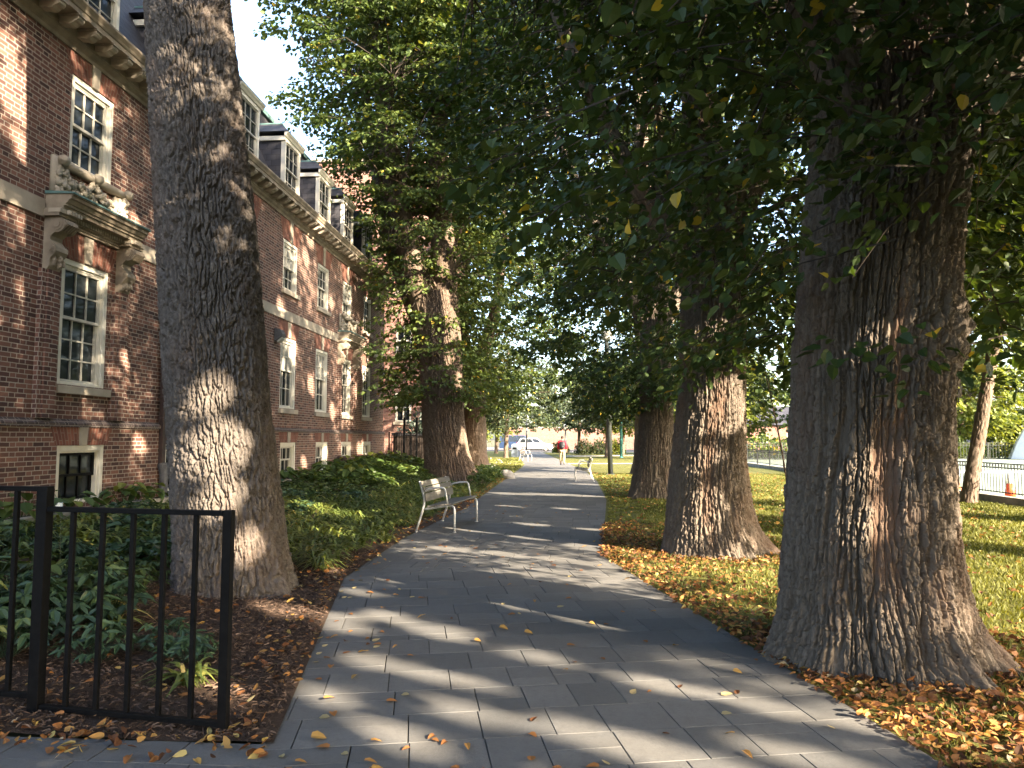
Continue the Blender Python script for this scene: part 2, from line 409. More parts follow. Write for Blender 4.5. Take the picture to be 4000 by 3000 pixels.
pv = []; pf = []; ptint = []
def paver(poly, z, gap, tint):
    if len(poly) < 3: return
    A = 0
    for i, p in enumerate(poly): q = poly[(i + 1) % len(poly)]; A += p[0] * q[1] - q[0] * p[1]
    if abs(A) < .004: return
    if A < 0: poly = poly[::-1]
    cx = sum(p[0] for p in poly) / len(poly); cy = sum(p[1] for p in poly) / len(poly)
    n = len(poly); i0 = len(pv)
    for (dz, sh) in ((-.03, 0), (-.002, 0), (0, .0022)):
        for p in poly:
            L = math.hypot(p[0] - cx, p[1] - cy) or 1; k = max(0, 1 - (gap + sh) / L)
            pv.append((cx + (p[0] - cx) * k, cy + (p[1] - cy) * k, z + dz)); ptint.append(tint)
    for r in (0, n):
        for k in range(n): pf.append((i0 + r + k, i0 + r + (k + 1) % n, i0 + r + n + (k + 1) % n, i0 + r + n + k))
    pf.append(tuple(range(i0 + 2 * n, i0 + 3 * n)))

def pave(region, ang, seed, ext=30, lrange=None):
    """region: convex polygon counter-clockwise; rows run across the walking direction"""
    rd = random.Random(seed); ca, sa = math.cos(ang), math.sin(ang)
    ox, oy = region[0]
    def W(u, v): return (ox + u * ca - v * sa, oy + u * sa + v * ca)
    loc = [((x - ox) * ca + (y - oy) * sa, -(x - ox) * sa + (y - oy) * ca) for x, y in region]
    u0, u1 = min(p[0] for p in loc) - .5, max(p[0] for p in loc) + .3; v0, v1 = min(p[1] for p in loc) - .4, max(p[1] for p in loc) + .4
    v = v0
    while v < v1:
        H = .40; u = u0 - rd.random() * .5
        while u < u1:
            L = rd.choice((.30, .40, .40, .50, .60)); cells = [(u, v, L, H)]
            if rd.random() < .38:
                h = rd.choice((.2, .2, .15, .25)); cells = [(u, v, L, h), (u, v + h, L, H - h)]
                if L > .45 and rd.random() < .5:
                    cells = [(u, v, L * .5, h), (u + L * .5, v, L * .5, h), (u, v + h, L, H - h)]
            for (a, b, l, h) in cells:
                poly = [W(a, b), W(a + l, b), W(a + l, b + h), W(a, b + h)]
                for i in range(len(region)):
                    poly = clip(poly, region[i], region[(i + 1) % len(region)])
                    if not poly: break
                if poly: paver(poly, .004 + rd.uniform(-.001, .001), .0042, rd.random())
            u += L
        v += H
A0 = [(-.30, -2.2), (3.05, -2.2), (1.86, 3.8), (.49, 10.27), (-2.56, 8.37), (-1.50, 3.6)]
pave([(-.30, -2.2), (3.05, -2.2), (1.8, 4.1), (.49, 10.27), (-2.56, 8.37)], R(11.8), 1)
pave([(-2.56, 8.37), (.49, 10.27), (1.06, 19.5), (-2.35, 16.7), (-2.62, 11.95)], R(-2.2), 2)
pave([(-2.35, 16.7), (1.06, 19.5), (1.17, 27.9), (1.0, 36), (-2.38, 33), (-2.38, 22.7)], R(0), 3)
pave([(-2.38, 33), (1.0, 36), (.25, 46.6), (-2.6, 46.6)], R(3), 4)
pave([(-2.6, 46.6), (.25, 46.6), (-2.9, 89), (-6.2, 89)], R(4), 5)
pave([(-1.50, 3.6), (-1.56, 3.86), (-9, 3.86), (-9, -2), (-.34, -2)], R(0), 6)    # the strip that turns left, in front of the railing
me = bpy.data.meshes.new("path"); me.from_pydata(pv, [], pf); me.update()
at_ = me.attributes.new("tint", 'FLOAT', 'POINT'); at_.data.foreach_set("value", ptint)
tag(link("path", me, M['paver']), kind='structure')
jb = MB()
jl = PATH_L; jr = PATH_R
ysj = sorted(set([p[1] for p in jl] + [p[1] for p in jr]))
for a, b in zip(ysj[:-1], ysj[1:]):
    jb.quad((float(px_at(jl, a)), a, -.012), (float(px_at(jr, a)), a, -.012), (float(px_at(jr, b)), b, -.012), (float(px_at(jl, b)), b, -.012))
jb.quad((-9, -2, -.018), (-.2, -2, -.018), (-1.4, 3.86, -.018), (-9, 3.86, -.018))
tag(jb.build("path_bed", M['joint']), kind='structure')
cp = MB(); cp.quad((-30, 47.0, .006 + .0), (-2.62, 47.0, .006), (-2.8, 48.6, .006), (-30, 48.6, .006)); cp.quad((.22, 46.8, .006), (10.7, 48.2, .006), (10.7, 49.8, .006), (.12, 48.4, .006))
cp.quad((-.4, 66.5, .006), (10.7, 71, .006), (10.7, 76, .006), (-.9, 69, .006))
cpo = cp.build("cross_path", plain("cross_path_concrete", (.36, .34, .32), .9, var=.12, scale=3)); tag(cpo, kind='structure')

# ------------------------------------------------------------------ the brick building
WX = -7.54; Y0, Y1 = 1.5, 29.85
bld = empty("brick_building", (WX, 16, 0))
tag(bld, "long red brick building with white sash windows and slate mansard roof", "building")
def local(mb):                                    # world coordinates -> coordinates of the building's empty
    mb.v = [(x - WX, y - 16, z) for x, y, z in mb.v]; return mb
def bpart(mb, name, mat, parent=None, bevel=0.0, smooth=False):
    if parent is None: return local(mb).build(name, mat, bld, smooth, bevel)
    mb.v = [(x - WX, y - 16, z) for x, y, z in mb.v]
    return mb.build(name, mat, parent, smooth, bevel)

COLS = [5.3, 8.1, 10.88, 13.80, 16.57, 19.37, 22.12, 24.65, 27.25]
HOODED = {10.88, 24.65}
openings = []
def UPZ(c): return (5.80, 7.22) if c < 12 and c in HOODED else (5.64, 7.0)
for c in COLS:
    openings.append((c - .56, c + .56, .62, 1.50)); openings.append((c - .565, c + .565, 2.42, 4.34)); openings.append((c - .53, c + .53, *UPZ(c)))
def wall_grid(mb, X, y0, y1, z0, z1, ops, depth=.16):
    ys = sorted({y0, y1, *[min(max(q, y0), y1) for o in ops for q in o[:2]]}); zs = sorted({z0, z1, *[min(max(q, z0), z1) for o in ops for q in o[2:]]})
    for a, b in zip(ys[:-1], ys[1:]):
        for c, d in zip(zs[:-1], zs[1:]):
            my, mz = (a + b) / 2, (c + d) / 2
            if any(o[0] < my < o[1] and o[2] < mz < o[3] for o in ops): continue
            mb.quad((X, a, c), (X, b, c), (X, b, d), (X, a, d))
    for o in ops:
        if o[2] >= z1 or o[3] <= z0: continue
        a, b, c, d = o
        mb.quad((X, a, c), (X - depth, a, c), (X - depth, a, d), (X, a, d)); mb.quad((X, b, c), (X, b, d), (X - depth, b, d), (X - depth, b, c))
        mb.quad((X, a, d), (X - depth, a, d), (X - depth, b, d), (X, b, d)); mb.quad((X, a, c), (X, b, c), (X - depth, b, c), (X - depth, a, c))
mb = MB()
wall_grid(mb, WX, Y0, Y1, 1.84, 7.60, [o for o in openings if o[2] > 2])
wall_grid(mb, WX + .05, Y0, Y1 + .05, -.1, 1.80, [o for o in openings if o[2] < 1])
mb.quad((WX, Y1, 1.84), (-20, Y1, 1.84), (-20, Y1, 8.2), (WX, Y1, 8.2)); mb.quad((WX + .05, Y1 + .05, -.1), (-20, Y1 + .05, -.1), (-20, Y1 + .05, 1.8), (WX + .05, Y1 + .05, 1.8))
mb.quad((WX, Y0, -.1), (-20, Y0, -.1), (-20, Y0, 8.2), (WX, Y0, 8.2)); mb.quad((-20, Y0, -.1), (-20, Y1, -.1), (-20, Y1, 8.2), (-20, Y0, 8.2))
# inset panels: the projecting strips either side of the hooded windows
for c in HOODED:
    for sgn in (-1, 1):
        a = c + sgn * .86
        mb.box(WX + .001, WX + .07, a - .20, a + .20, 1.90, 4.05); mb.box(WX + .001, WX + .10, a - .11, a + .11, 1.90, 4.05)
bpart(mb, "wall", M['brick'])
mb = MB()
mb.prism([(WX - .01, 1.78), (WX + .085, 1.78), (WX + .085, 1.83), (WX + .055, 1.86), (WX + .01, 1.90), (WX - .01, 1.90)], Y0, Y1 + .06)
bpart(mb, "water_table", brick_mat("dark_header_brick", [(0, (.05, .04, .04)), (.6, (.09, .07, .065)), (1, (.14, .10, .09))], (.25, .21, .18), C=.06, P=.21))
mb = MB(); segs = []
yy = Y0
for c in sorted(HOODED): segs.append((yy, c - 1.02)); yy = c + 1.02
segs.append((yy, Y1 + .03))
for a, b in segs: mb.box(WX - .02, WX + .035, a, b, 4.80, 5.06)
bpart(mb, "belt_course", M['stone'], bevel=.006)
# jack arches (splayed, a course coordinate along the wall for the shader) with keystones
def arch(c, z0, z1, w, X):
    hw0, hw1 = w / 2 + .05, w / 2 + .05 + (z1 - z0) * .42; vs_ = []; fs_ = []; co = []
    for sgn in (-1, 1):
        n = 4
        for k in range(n + 1):
            t0 = .085 + (hw0 - .085) * k / n; t1 = .115 + (hw1 - .115) * k / n
            for zz, tt in ((z0, t0), (z1, t1)):
                vs_.append((X - WX, c + sgn * tt - 16, zz)); co.append((.115 + (hw1 - .115) * k / n) / .076 * sgn)
        b = len(vs_) - 2 * (n + 1)
        for k in range(n):
            q = [b + 2 * k, b + 2 * k + 2, b + 2 * k + 3, b + 2 * k + 1]; fs_.append(q if sgn > 0 else q[::-1])
    return vs_, fs_, co
for c in COLS:
    for (z0, z1, w_, X) in ((1.505, 1.775, 1.12, WX + .056), (4.36, 4.76, 1.13, WX + .008), (UPZ(c)[1] + .005, 7.56, 1.06, WX + .008)):
        v_, f_, c_ = arch(c, z0, z1, w_, X)
        ar_ = np_mesh("window_arch", np.array(v_), np.array(f_), M['rubbed'], bld, attr={"course": np.array(c_)})
        key = MB(); key.prism([(c - .075, z0 - .01), (c + .075, z0 - .01), (c + .105, z1 + .01), (c - .105, z1 + .01)], X - .02, X + .022, 'x')
        bpart(key, "keystone", M['stone'], ar_, .004)
# cornice: bed mould, soffit, modillions, corona and gutter
mb = MB()
mb.prism([(WX - .01, 7.57), (WX + .03, 7.57), (WX + .045, 7.62), (WX + .09, 7.65), (WX + .11, 7.69), (WX + .13, 7.70), (WX + .13, 7.84), (WX - .01, 7.84)], Y0, Y1 + .1)
mb.prism([(WX - .01, 7.84), (WX + .44, 7.84), (WX + .44, 7.91), (WX + .46, 7.92), (WX + .475, 7.95), (WX + .52, 8.00), (WX + .52, 8.035), (WX - .3, 8.06), (WX - .3, 7.86)], Y0, Y1 + .5)
bpart(mb, "cornice", M['stone_dark'])
mp = [(0, 7.715), (.09, 7.71), (.14, 7.69), (.19, 7.70), (.23, 7.735), (.27, 7.745), (.30, 7.775), (.30, 7.815), (0, 7.815)]
mb = MB(); mb.prism([(p[0] + .128, p[1]) for p in mp], -.07, .07); mb.prism([(.128, 7.8155), (.452, 7.8155), (.452, 7.838), (.128, 7.838)], -.092, .092)
proto_mod = mb.build("modillion", M['stone'], bld); proto_mod.location = (0, Y0 + .2 - 16, 0)
ky = Y0 + .2; proto_mod.location = (0, ky - 16, 0)
while ky + .41 < Y1 + .1:
    ky += .41
    c = proto_mod.copy(); col.objects.link(c); c.parent = bld; c.location = (0, ky - 16, 0)
# roof and dormers
mb = MB()
ys_ = (Y0, Y1)
mb.prism([(WX - .04, 8.05), (WX - .14, 8.25), (WX - 1.75, 11.6), (-14, 12.3), (-20, 12.0), (-20, 8.2)], Y0 + .02, Y1 - .02)
bpart(mb, "roof", M['slate'])
mb = MB(); mb.prism([(WX - 1.62, 11.56), (WX - 1.60, 11.68), (WX - 1.80, 11.72), (WX - 1.84, 11.6)], Y0, Y1)
bpart(mb, "roof_ridge", M['copper'])
def window(parent, c, z0, z1, w_, X, ncol, nu, nl, glass, sill=True, fw=.085, split=.5, depth=.10, lower_mat=None, out=.0, sash=None):
    """white frame in the opening > sash with glazing bars, glass, sill"""
    y0, y1 = c - w_ / 2, c + w_ / 2; f = MB(); xi = X - depth
    for (a, b, q, r) in ((y0, y0 + fw, z0, z1), (y1 - fw, y1, z0, z1), (y0 + fw, y1 - fw, z1 - fw, z1), (y0 + fw, y1 - fw, z0, z0 + fw * .55)):
        f.box(xi - .05, X - .015 + out, a, b, q, r)
    for (a, b, q, r) in ((y0 + fw, y0 + fw + .03, z0 + .05, z1 - fw), (y1 - fw - .03, y1 - fw, z0 + .05, z1 - fw), (y0 + fw, y1 - fw, z1 - fw - .03, z1 - fw)):
        f.box(xi - .05, X - .05, a + .001, b - .001, q, r - .001)
    fr = bpart(f, "window", M['white_paint'], parent, .006)
    iy0, iy1, iz0, iz1 = y0 + fw + .03, y1 - fw - .03, z0 + fw * .55, z1 - fw - .03
    zm = iz0 + (iz1 - iz0) * split
    s = MB()
    for (q, r, nr, xx) in ((zm - .02, iz1, nu, xi + .02), (iz0, zm + .02, nl, xi - .015)):
        for (a, b, cc, d) in ((iy0, iy0 + .045, q, r), (iy1 - .045, iy1, q, r), (iy0 + .045, iy1 - .045, r - .04, r), (iy0 + .045, iy1 - .045, q, q + .045)):
            s.box(xx - .02, xx + .018, a, b, cc, d)
        for k in range(1, ncol):
            yk = iy0 + .045 + (iy1 - iy0 - .09) * k / ncol; s.box(xx - .012, xx + .010, yk - .011, yk + .011, q + .044, r - .039)
        for k in range(1, nr):
            zk = q + .045 + (r - q - .085) * k / nr; s.box(xx - .010, xx + .008, iy0 + .044, iy1 - .044, zk - .011, zk + .011)
    bpart(s, "sash", sash or M['sash_paint'], fr)
    for (q, r, xx, mt) in ((zm, iz1, xi + .004, glass), (iz0, zm, xi - .03, lower_mat or M['glass'])):
        gl = MB(); gl.quad((xx, iy0, q), (xx, iy1, q), (xx, iy1, r), (xx, iy0, r)); bpart(gl, "glass", mt, fr)
    if sill:
        sl = MB(); sl.prism([(X - .12, z0 - .14), (X + .075, z0 - .14), (X + .075, z0 - .02), (X - .12, z0 + .002)], y0 - .07, y1 + .07); bpart(sl, "sill", M['stone'], fr, .006)
    return fr
for i, c in enumerate(COLS):
    rb = random.Random(i * 3 + 1)
    window(bld, c, .62, 1.50, 1.12, WX + .05, 3, 1, 1, M['glass'], False, split=.5 if i > 5 else .52, depth=.13, sash=M['black_iron'] if i < 5 else None)
    window(bld, c, 2.42, 4.34, 1.13, WX, 3, 2, 3 if i < 3 else 2, M['glass_blind'] if i in (5, 6) else M['glass'], True, split=.56, lower_mat=M['glass'])
    fr = window(bld, c, *UPZ(c), 1.06, WX, 3, 2, 2, M['glass_blind'] if i in (4, 5, 7) else M['glass'], c not in HOODED, split=.5)
# dormers
def dormer(c):
    d = MB(); w2 = .56; z0, z1 = 8.30, 9.78; xf = WX - .02
    for a, b in ((c - w2, c - w2 + .075), (c + w2 - .075, c + w2)): d.box(xf - .10, xf + .02, a, b, z0, z1)
    d.box(xf - .10, xf + .02, c - w2 + .075, c + w2 - .075, z1 - .10, z1); d.box(xf - .12, xf + .05, c - w2 - .03, c + w2 + .03, z0 - .07, z0)
    # moulded cap, front and both sides
    pr = [(0, z1), (.03, z1), (.06, z1 + .05), (.09, z1 + .07), (.11, z1 + .12), (0, z1 + .12)]
    d.prism([(xf + .02 + p[0], p[1]) for p in pr], c - w2 - .10, c + w2 + .10)
    for sg in (-1, 1):
        d.box(xf - 1.1, xf + .02, c + sg * w2 - .02 + sg * .0, c + sg * w2 + sg * .05 + .0 + (.0), z1 - .1, z1 + .02) if sg > 0 else d.box(xf - 1.1, xf + .02, c - w2 - .05, c - w2 + .02, z1 - .1, z1 + .02)
    dr = bpart(d, "dormer", M['white_paint'], bld, .005)
    for sg in (-1, 1):
        y = c + sg * (w2 - .03); ck = MB()
        ck.prism([(xf - .10, z0), (xf - .10, z1 - .05), (xf - 1.15, z1 - .05), (xf - .75, z0 + .5)], y - .02, y + .02)
        bpart(ck, "cheek", M['slate'], dr)
    hr = MB(); h = z1 + .12; e = w2 + .12
    P = [(xf + .14, c - e, h), (xf + .14, c + e, h), (xf - 1.9, c + e, h), (xf - 1.9, c - e, h)]; T = [(xf - .28, c - .12, h + .44), (xf - .28, c + .12, h + .44), (xf - 1.9, c + .12, h + .44), (xf - 1.9, c - .12, h + .44)]
    for k in range(4): hr.quad(P[k], P[(k + 1) % 4], T[(k + 1) % 4], T[k])
    hr.quad(*T); hr.quad(*P[::-1])
    bpart(hr, "dormer_roof", M['slate'], dr)
    cr = MB(); cr.box(xf - 1.9, xf - .26, c - .15, c + .15, h + .43, h + .47); bpart(cr, "dormer_ridge", M['copper'], dr)
    iy0, iy1 = c - w2 + .075, c + w2 - .075; s = MB(); iz0, iz1 = z0, z1 - .10; zm = (iz0 + iz1) / 2
    for (q, r, xx) in ((zm - .02, iz1, xf - .03), (iz0, zm + .02, xf - .06)):
        for (a, b, cc, dd) in ((iy0, iy0 + .035, q, r), (iy1 - .035, iy1, q, r), (iy0 + .035, iy1 - .035, r - .03, r), (iy0 + .035, iy1 - .035, q, q + .035)): s.box(xx - .02, xx + .018, a, b, cc, dd)
        for k in (1, 2):
            yk = iy0 + .035 + (iy1 - iy0 - .07) * k / 3; s.box(xx - .012, xx + .01, yk - .007, yk + .007, q + .034, r - .029)
        s.box(xx - .011, xx + .009, iy0 + .035, iy1 - .035, (q + r) / 2 - .007, (q + r) / 2 + .007)
    bpart(s, "sash", M['sash_paint'], dr)
    gl = MB(); gl.quad((xf - .07, iy0, iz0), (xf - .07, iy1, iz0), (xf - .07, iy1, zm), (xf - .07, iy0, zm)); gl.quad((xf - .042, iy0, zm), (xf - .042, iy1, zm), (xf - .042, iy1, iz1), (xf - .042, iy0, iz1))
    bpart(gl, "glass", M['glass'], dr)
for c in COLS[1:]: dormer(c)
# hoods with scroll brackets and the carved festoon panel above
def scroll(mb, y, X, z1, z0, s=.13):
    """console bracket: S-profile with a volute top and bottom"""
    pts = []; H = z1 - z0
    for k in range(15):
        t = k / 14
        x = .30 * math.exp(-((t - .12) / .17) ** 2) + .15 * math.exp(-((t - .62) / .16) ** 2) + .055 + .05 * math.exp(-((t - .9) / .08) ** 2)
        pts.append((X + x, z1 - H * t))
    mb.prism([(X, z0), (X, z1)] + pts, y - s, y + s)
    for (t, r, xo) in ((.15, .115, .21), (.60, .075, .125)):
        for sg in (-1, 1):
            for q in range(3):
                rr = r * (1 - .28 * q); yy = y + sg * (s + .008 + .012 * q)
                ring = [(X + xo + rr * math.cos(a), z1 - H * t + rr * math.sin(a)) for a in np.linspace(0, 2 * math.pi, 14)[:-1]]
                mb.prism(ring, min(y + sg * s * .9, yy), max(y + sg * s * .9, yy))
    for k in range(5):
        yy = y - s * .8 + s * 1.6 * k / 4; mb.tube([(X + .30, yy, z1 - H * .06), (X + .345, yy, z1 - H * .14), (X + .25, yy, z1 - H * .26)], .018, 6)
    for k in range(16):
        mb.ball((X + .10 + .06 * random.random(), y + random.uniform(-s, s) * .8, z0 + H * (.10 + .26 * random.random())), .04, 7, (1, .7, 1.3), .15)
for c in sorted(HOODED):
    h = MB(); a, b = c - .98, c + .98
    h.prism([(WX, 4.78), (WX + .06, 4.78), (WX + .06, 4.815), (WX + .085, 4.815), (WX + .085, 4.845), (WX + .11, 4.845), (WX + .12, 4.93), (WX + .28, 4.93), (WX + .28, 4.99), (WX + .31, 4.99), (WX + .31, 5.02), (WX + .335, 5.03), (WX + .37, 5.08), (WX + .40, 5.09), (WX + .40, 5.14), (WX + .42, 5.14), (WX + .42, 5.155), (WX, 5.18)], a, b)
    for yy in (c - .86, c + .86): h.prism([(WX, 4.82), (WX + .27, 4.82), (WX + .27, 4.86), (WX + .285, 4.86), (WX + .285, 4.9265), (WX, 4.928)], yy - .19, yy + .19)
    hd = bpart(h, "window_hood", M['stone_dark'], bld)
    k = MB(); k.prism([(WX + .0, 5.165), (WX + .44, 5.155), (WX + .44, 5.18), (WX, 5.21)], a - .02, b + .02); bpart(k, "flashing", M['copper'], hd)
    dn = MB(); y = a + .06; dn.box(WX + .10, WX + .113, a + .04, b - .04, 4.865, 4.929)
    for yy in (c - .86, c + .86): dn.box(WX + .112, WX + .2975, yy - .2, yy + .2, 4.866, 4.9275)
    while y < b - .05:
        near = min(abs(y - (c - .86)), abs(y - (c + .86))) < .2
        dn.box(WX + (.29 if near else .11), WX + (.345 if near else .17), y, y + .034, 4.868, 4.926); y += .06
    bpart(dn, "dentils", M['stone'], hd)
    for yy in (c - .86, c + .86):
        br = MB(); scroll(br, yy, WX + .005, 4.818, 4.04); bpart(br, "scroll_bracket", M['stone_dark'], hd)
    rl = MB(); rr = random.Random(5)
    rl.box(WX + .001, WX + .05, c - .92, c - .56, 5.20, 5.78); rl.box(WX + .001, WX + .05, c + .56, c + .92, 5.20, 5.78); rl.box(WX + .001, WX + .04, c - .12, c + .12, 5.20, 5.52)
    rl.prism([(WX, 5.66), (WX + .09, 5.66), (WX + .12, 5.70), (WX + .12, 5.76), (WX + .07, 5.79), (WX, 5.795)], c - .82, c + .82)
    for q in (-.8, 0, .8):
        for k_ in range(3): rl.prism([(WX + .13 + (.07 - .02 * k_) * math.cos(t), 5.73 + (.07 - .02 * k_) * math.sin(t)) for t in np.linspace(0, 6.283, 13)[:-1]], c + q - .05 - .012 * k_, c + q + .05 + .012 * k_)
    for k_ in range(150):                                  # swags of fruit and flowers
        t = rr.uniform(-1, 1); sag = .30 * (1 - (abs(abs(t) - .5) / .5) ** 2); wd = .045 + .05 * (1 - (abs(abs(t) - .5) / .5))
        rl.ball((WX + .055 + rr.random() * .04, c + t * .80 + rr.uniform(-.03, .03), 5.64 - sag * .72 + rr.uniform(-wd, wd)), rr.uniform(.024, .05), 7, (1, 1, 1), .2)
    for q in (-.74, .74):
        for k_ in range(34): rl.ball((WX + .06 + rr.random() * .03, c + q + rr.uniform(-.12, .12), rr.uniform(5.23, 5.62)), rr.uniform(.03, .055), 7, (.8, 1, 1), .2)
    for k_ in range(16): rl.ball((WX + .05, c + rr.uniform(-.09, .09), rr.uniform(5.22, 5.5)), rr.uniform(.025, .045), 7, (.8, 1, 1), .2)
    bpart(rl, "festoon_carving", M['stone'], bld, smooth=True)
dp = MB(); yd = 13.08; dp.box(WX + .04, WX + .13, yd - .055, yd + .055, 1.1, 7.75)
for z in (1.95, 2.35, 4.4, 6.4): dp.box(WX + .02, WX + .145, yd - .08, yd + .08, z, z + .04)
dpo = bpart(dp, "downspout", M['brown_pipe'], bld, .01)
bt = MB(); bt.tube([(WX + .14, yd, .45), (WX + .14, yd, .95), (WX + .10, yd, 1.15)], [.075, .075, .085], 10); bt.lathe([(.10, 0), (.10, .07)], (WX + .12, yd, 1.06), 10)
bpart(bt, "downspout_boot", M['grey_iron'], dpo, smooth=False)
for yy in (23.75, 26.1, 28.65):
    vh = MB(); n = 9
    for k in range(n):
        a0, a1 = math.pi * k / n, math.pi * (k + 1) / n
        P0 = [(WX + .055, yy + .30 * math.cos(a), .62 + .42 * math.sin(a)) for a in (a0, a1)]; P1 = [(WX + .42, yy + .30 * math.cos(a), .62 + .42 * math.sin(a)) for a in (a0, a1)]
        vh.quad(P0[0], P0[1], P1[1], P1[0]); vh.quad(P1[0], P1[1], (WX + .42, yy, .62))
    bpart(vh, "vent_hood", M['brown_pipe'], bld)
for yy, lb in ((18.45, "grey wall lamp on the brick beside the ground floor window nearest the leaning trunk"), (29.1, "grey wall lamp near the far corner of the brick building")):
    t = tag(empty("wall_lamp", (WX + .01, yy, 4.30)), lb, "wall lamp", "lamps on the brick wall")
    m_ = MB(); m_.prism([(0, -.16), (.05, -.16), (.20, -.05), (.22, .02), (.16, .14), (0, .18)], -.13, .13); m_.build("housing", M['grey_iron'], t, False, .012)
    m_ = MB(); m_.prism([(.055, -.165), (.19, -.064), (.215, -.09), (.10, -.20)], -.11, .11); m_.build("lens", plain("frosted_lens", (.55, .55, .52), .25), t, False, .01)
# planter kerb in front of the wall
kb = empty("planter_kerb", (-7.02, 11.5, 0)); tag(kb, "low weathered concrete kerb holding the hosta strip along the brick wall", "kerb")
m_ = MB(); m_.box(-.07, .07, -8, 8.3, -.2, .58); m_.build("kerb_wall", M['concrete'], kb, False, .015)
m_ = MB(); m_.quad((-.5, -8, .53), (-.07, -8, .53), (-.07, 8.3, .53), (-.5, 8.3, .53)); m_.build("soil", M['dark_soil'], kb)

# wing across the end, and the iron gate between
wg = empty("brick_wing", (-13, 38, 0)); tag(wg, "tall pale sunlit brick wing closing the view behind the iron fence", "building")
m_ = MB(); wall_ops = [(-8.95, -8.1, 2.5, 4.0), (-11.5, -10.6, 2.5, 4.0), (-8.95, -8.1, 6, 7.6), (-11.5, -10.6, 6, 7.6), (-8.95, -8.1, 9.4, 11), (-11.5, -10.6, 9.4, 11)]
xs = sorted({-24, -6.3, *[q for o in wall_ops for q in o[:2]]}); zs = sorted({-.1, 16.6, *[q for o in wall_ops for q in o[2:]]})
for a, b in zip(xs[:-1], xs[1:]):
    for c, d in zip(zs[:-1], zs[1:]):
        if any(o[0] < (a + b) / 2 < o[1] and o[2] < (c + d) / 2 < o[3] for o in wall_ops): continue
        m_.quad((a + 13, 0, c), (b + 13, 0, c), (b + 13, 0, d), (a + 13, 0, d))
m_.quad((6.7, 0, -.1), (6.7, 9, -.1), (6.7, 9, 16.6), (6.7, 0, 16.6)); m_.quad((-11, 0, 16.6), (6.7, 0, 16.6), (6.7, 9, 16.6), (-11, 9, 16.6)); m_.quad((-11, 0, -.1), (-11, 9, -.1), (-11, 9, 16.6), (-11, 0, 16.6)); m_.quad((-11, 9, -.1), (6.7, 9, -.1), (6.7, 9, 16.6), (-11, 9, 16.6))
m_.build("wall", M['brick_pale'], wg)
m_ = MB(); m_.box(-11.1, 6.8, -.12, 9.1, 16.61, 16.78); m_.build("coping", M['stone'], wg, False, .02)
for o in wall_ops:
    f = MB(); a, b, c, d = o[0] + 13, o[1] + 13, o[2], o[3]
    for q in ((a, a + .1, c, d), (b - .1, b, c, d), (a + .1, b - .1, d - .1, d), (a + .1, b - .1, c, c + .08), (a + .1, b - .1, (c + d) / 2 - .03, (c + d) / 2 + .03), ((a + b) / 2 - .02, (a + b) / 2 + .02, c + .08, d - .1)): f.box(q[0], q[1], -.01, .08, q[2], q[3])
    fr = f.build("window", M['white_paint'], wg)
    f = MB(); f.quad((a, .09, c), (b, .09, c), (b, .09, d), (a, .09, d)); f.build("glass", M['glass'], fr)
    f = MB(); f.box(a - .08, b + .08, -.08, .1, c - .16, c - .001); f.build("sill", M['stone'], fr)

# ------------------------------------------------------------------ trees
def hsh(i, j, s):
    x = (i.astype(np.int64) * 374761393 + j.astype(np.int64) * 668265263 + s * 1013904223) & 0xffffffff
    x = ((x ^ (x >> 13)) * 1274126177) & 0xffffffff
    x = x ^ (x >> 16)
    return (x & 0xffff) / 65535.0
def vnoise(u, v, pu, s):
    iu = np.floor(u).astype(int); iv = np.floor(v).astype(int); fu = u - iu; fv = v - iv
    fu = fu * fu * (3 - 2 * fu); fv = fv * fv * (3 - 2 * fv)
    a = hsh(iu % pu, iv, s); b = hsh((iu + 1) % pu, iv, s); c = hsh(iu % pu, iv + 1, s); d = hsh((iu + 1) % pu, iv + 1, s)
    return (a * (1 - fu) + b * fu) * (1 - fv) + (c * (1 - fu) + d * fu) * fv
def worley(u, v, pu, s, jit=.9):
    iu = np.floor(u).astype(int); iv = np.floor(v).astype(int)
    f1 = np.full(u.shape, 9.); f2 = np.full(u.shape, 9.); cid = np.zeros(u.shape)
    for du in (-1, 0, 1):
        for dv in (-1, 0, 1):
            ci = iu + du; cj = iv + dv; cm = ci % pu
            x = ci + .5 + (hsh(cm, cj, s) - .5) * jit; y = cj + .5 + (hsh(cm, cj, s + 7) - .5) * jit
            d = np.abs(x - u) ** 1.6 + np.abs(y - v) ** 1.6
            d = d ** .625
            near = d < f1
            f2 = np.where(near, f1, np.minimum(f2, d)); cid = np.where(near, hsh(cm, cj, s + 13), cid); f1 = np.where(near, d, f1)
    return f1, f2, cid

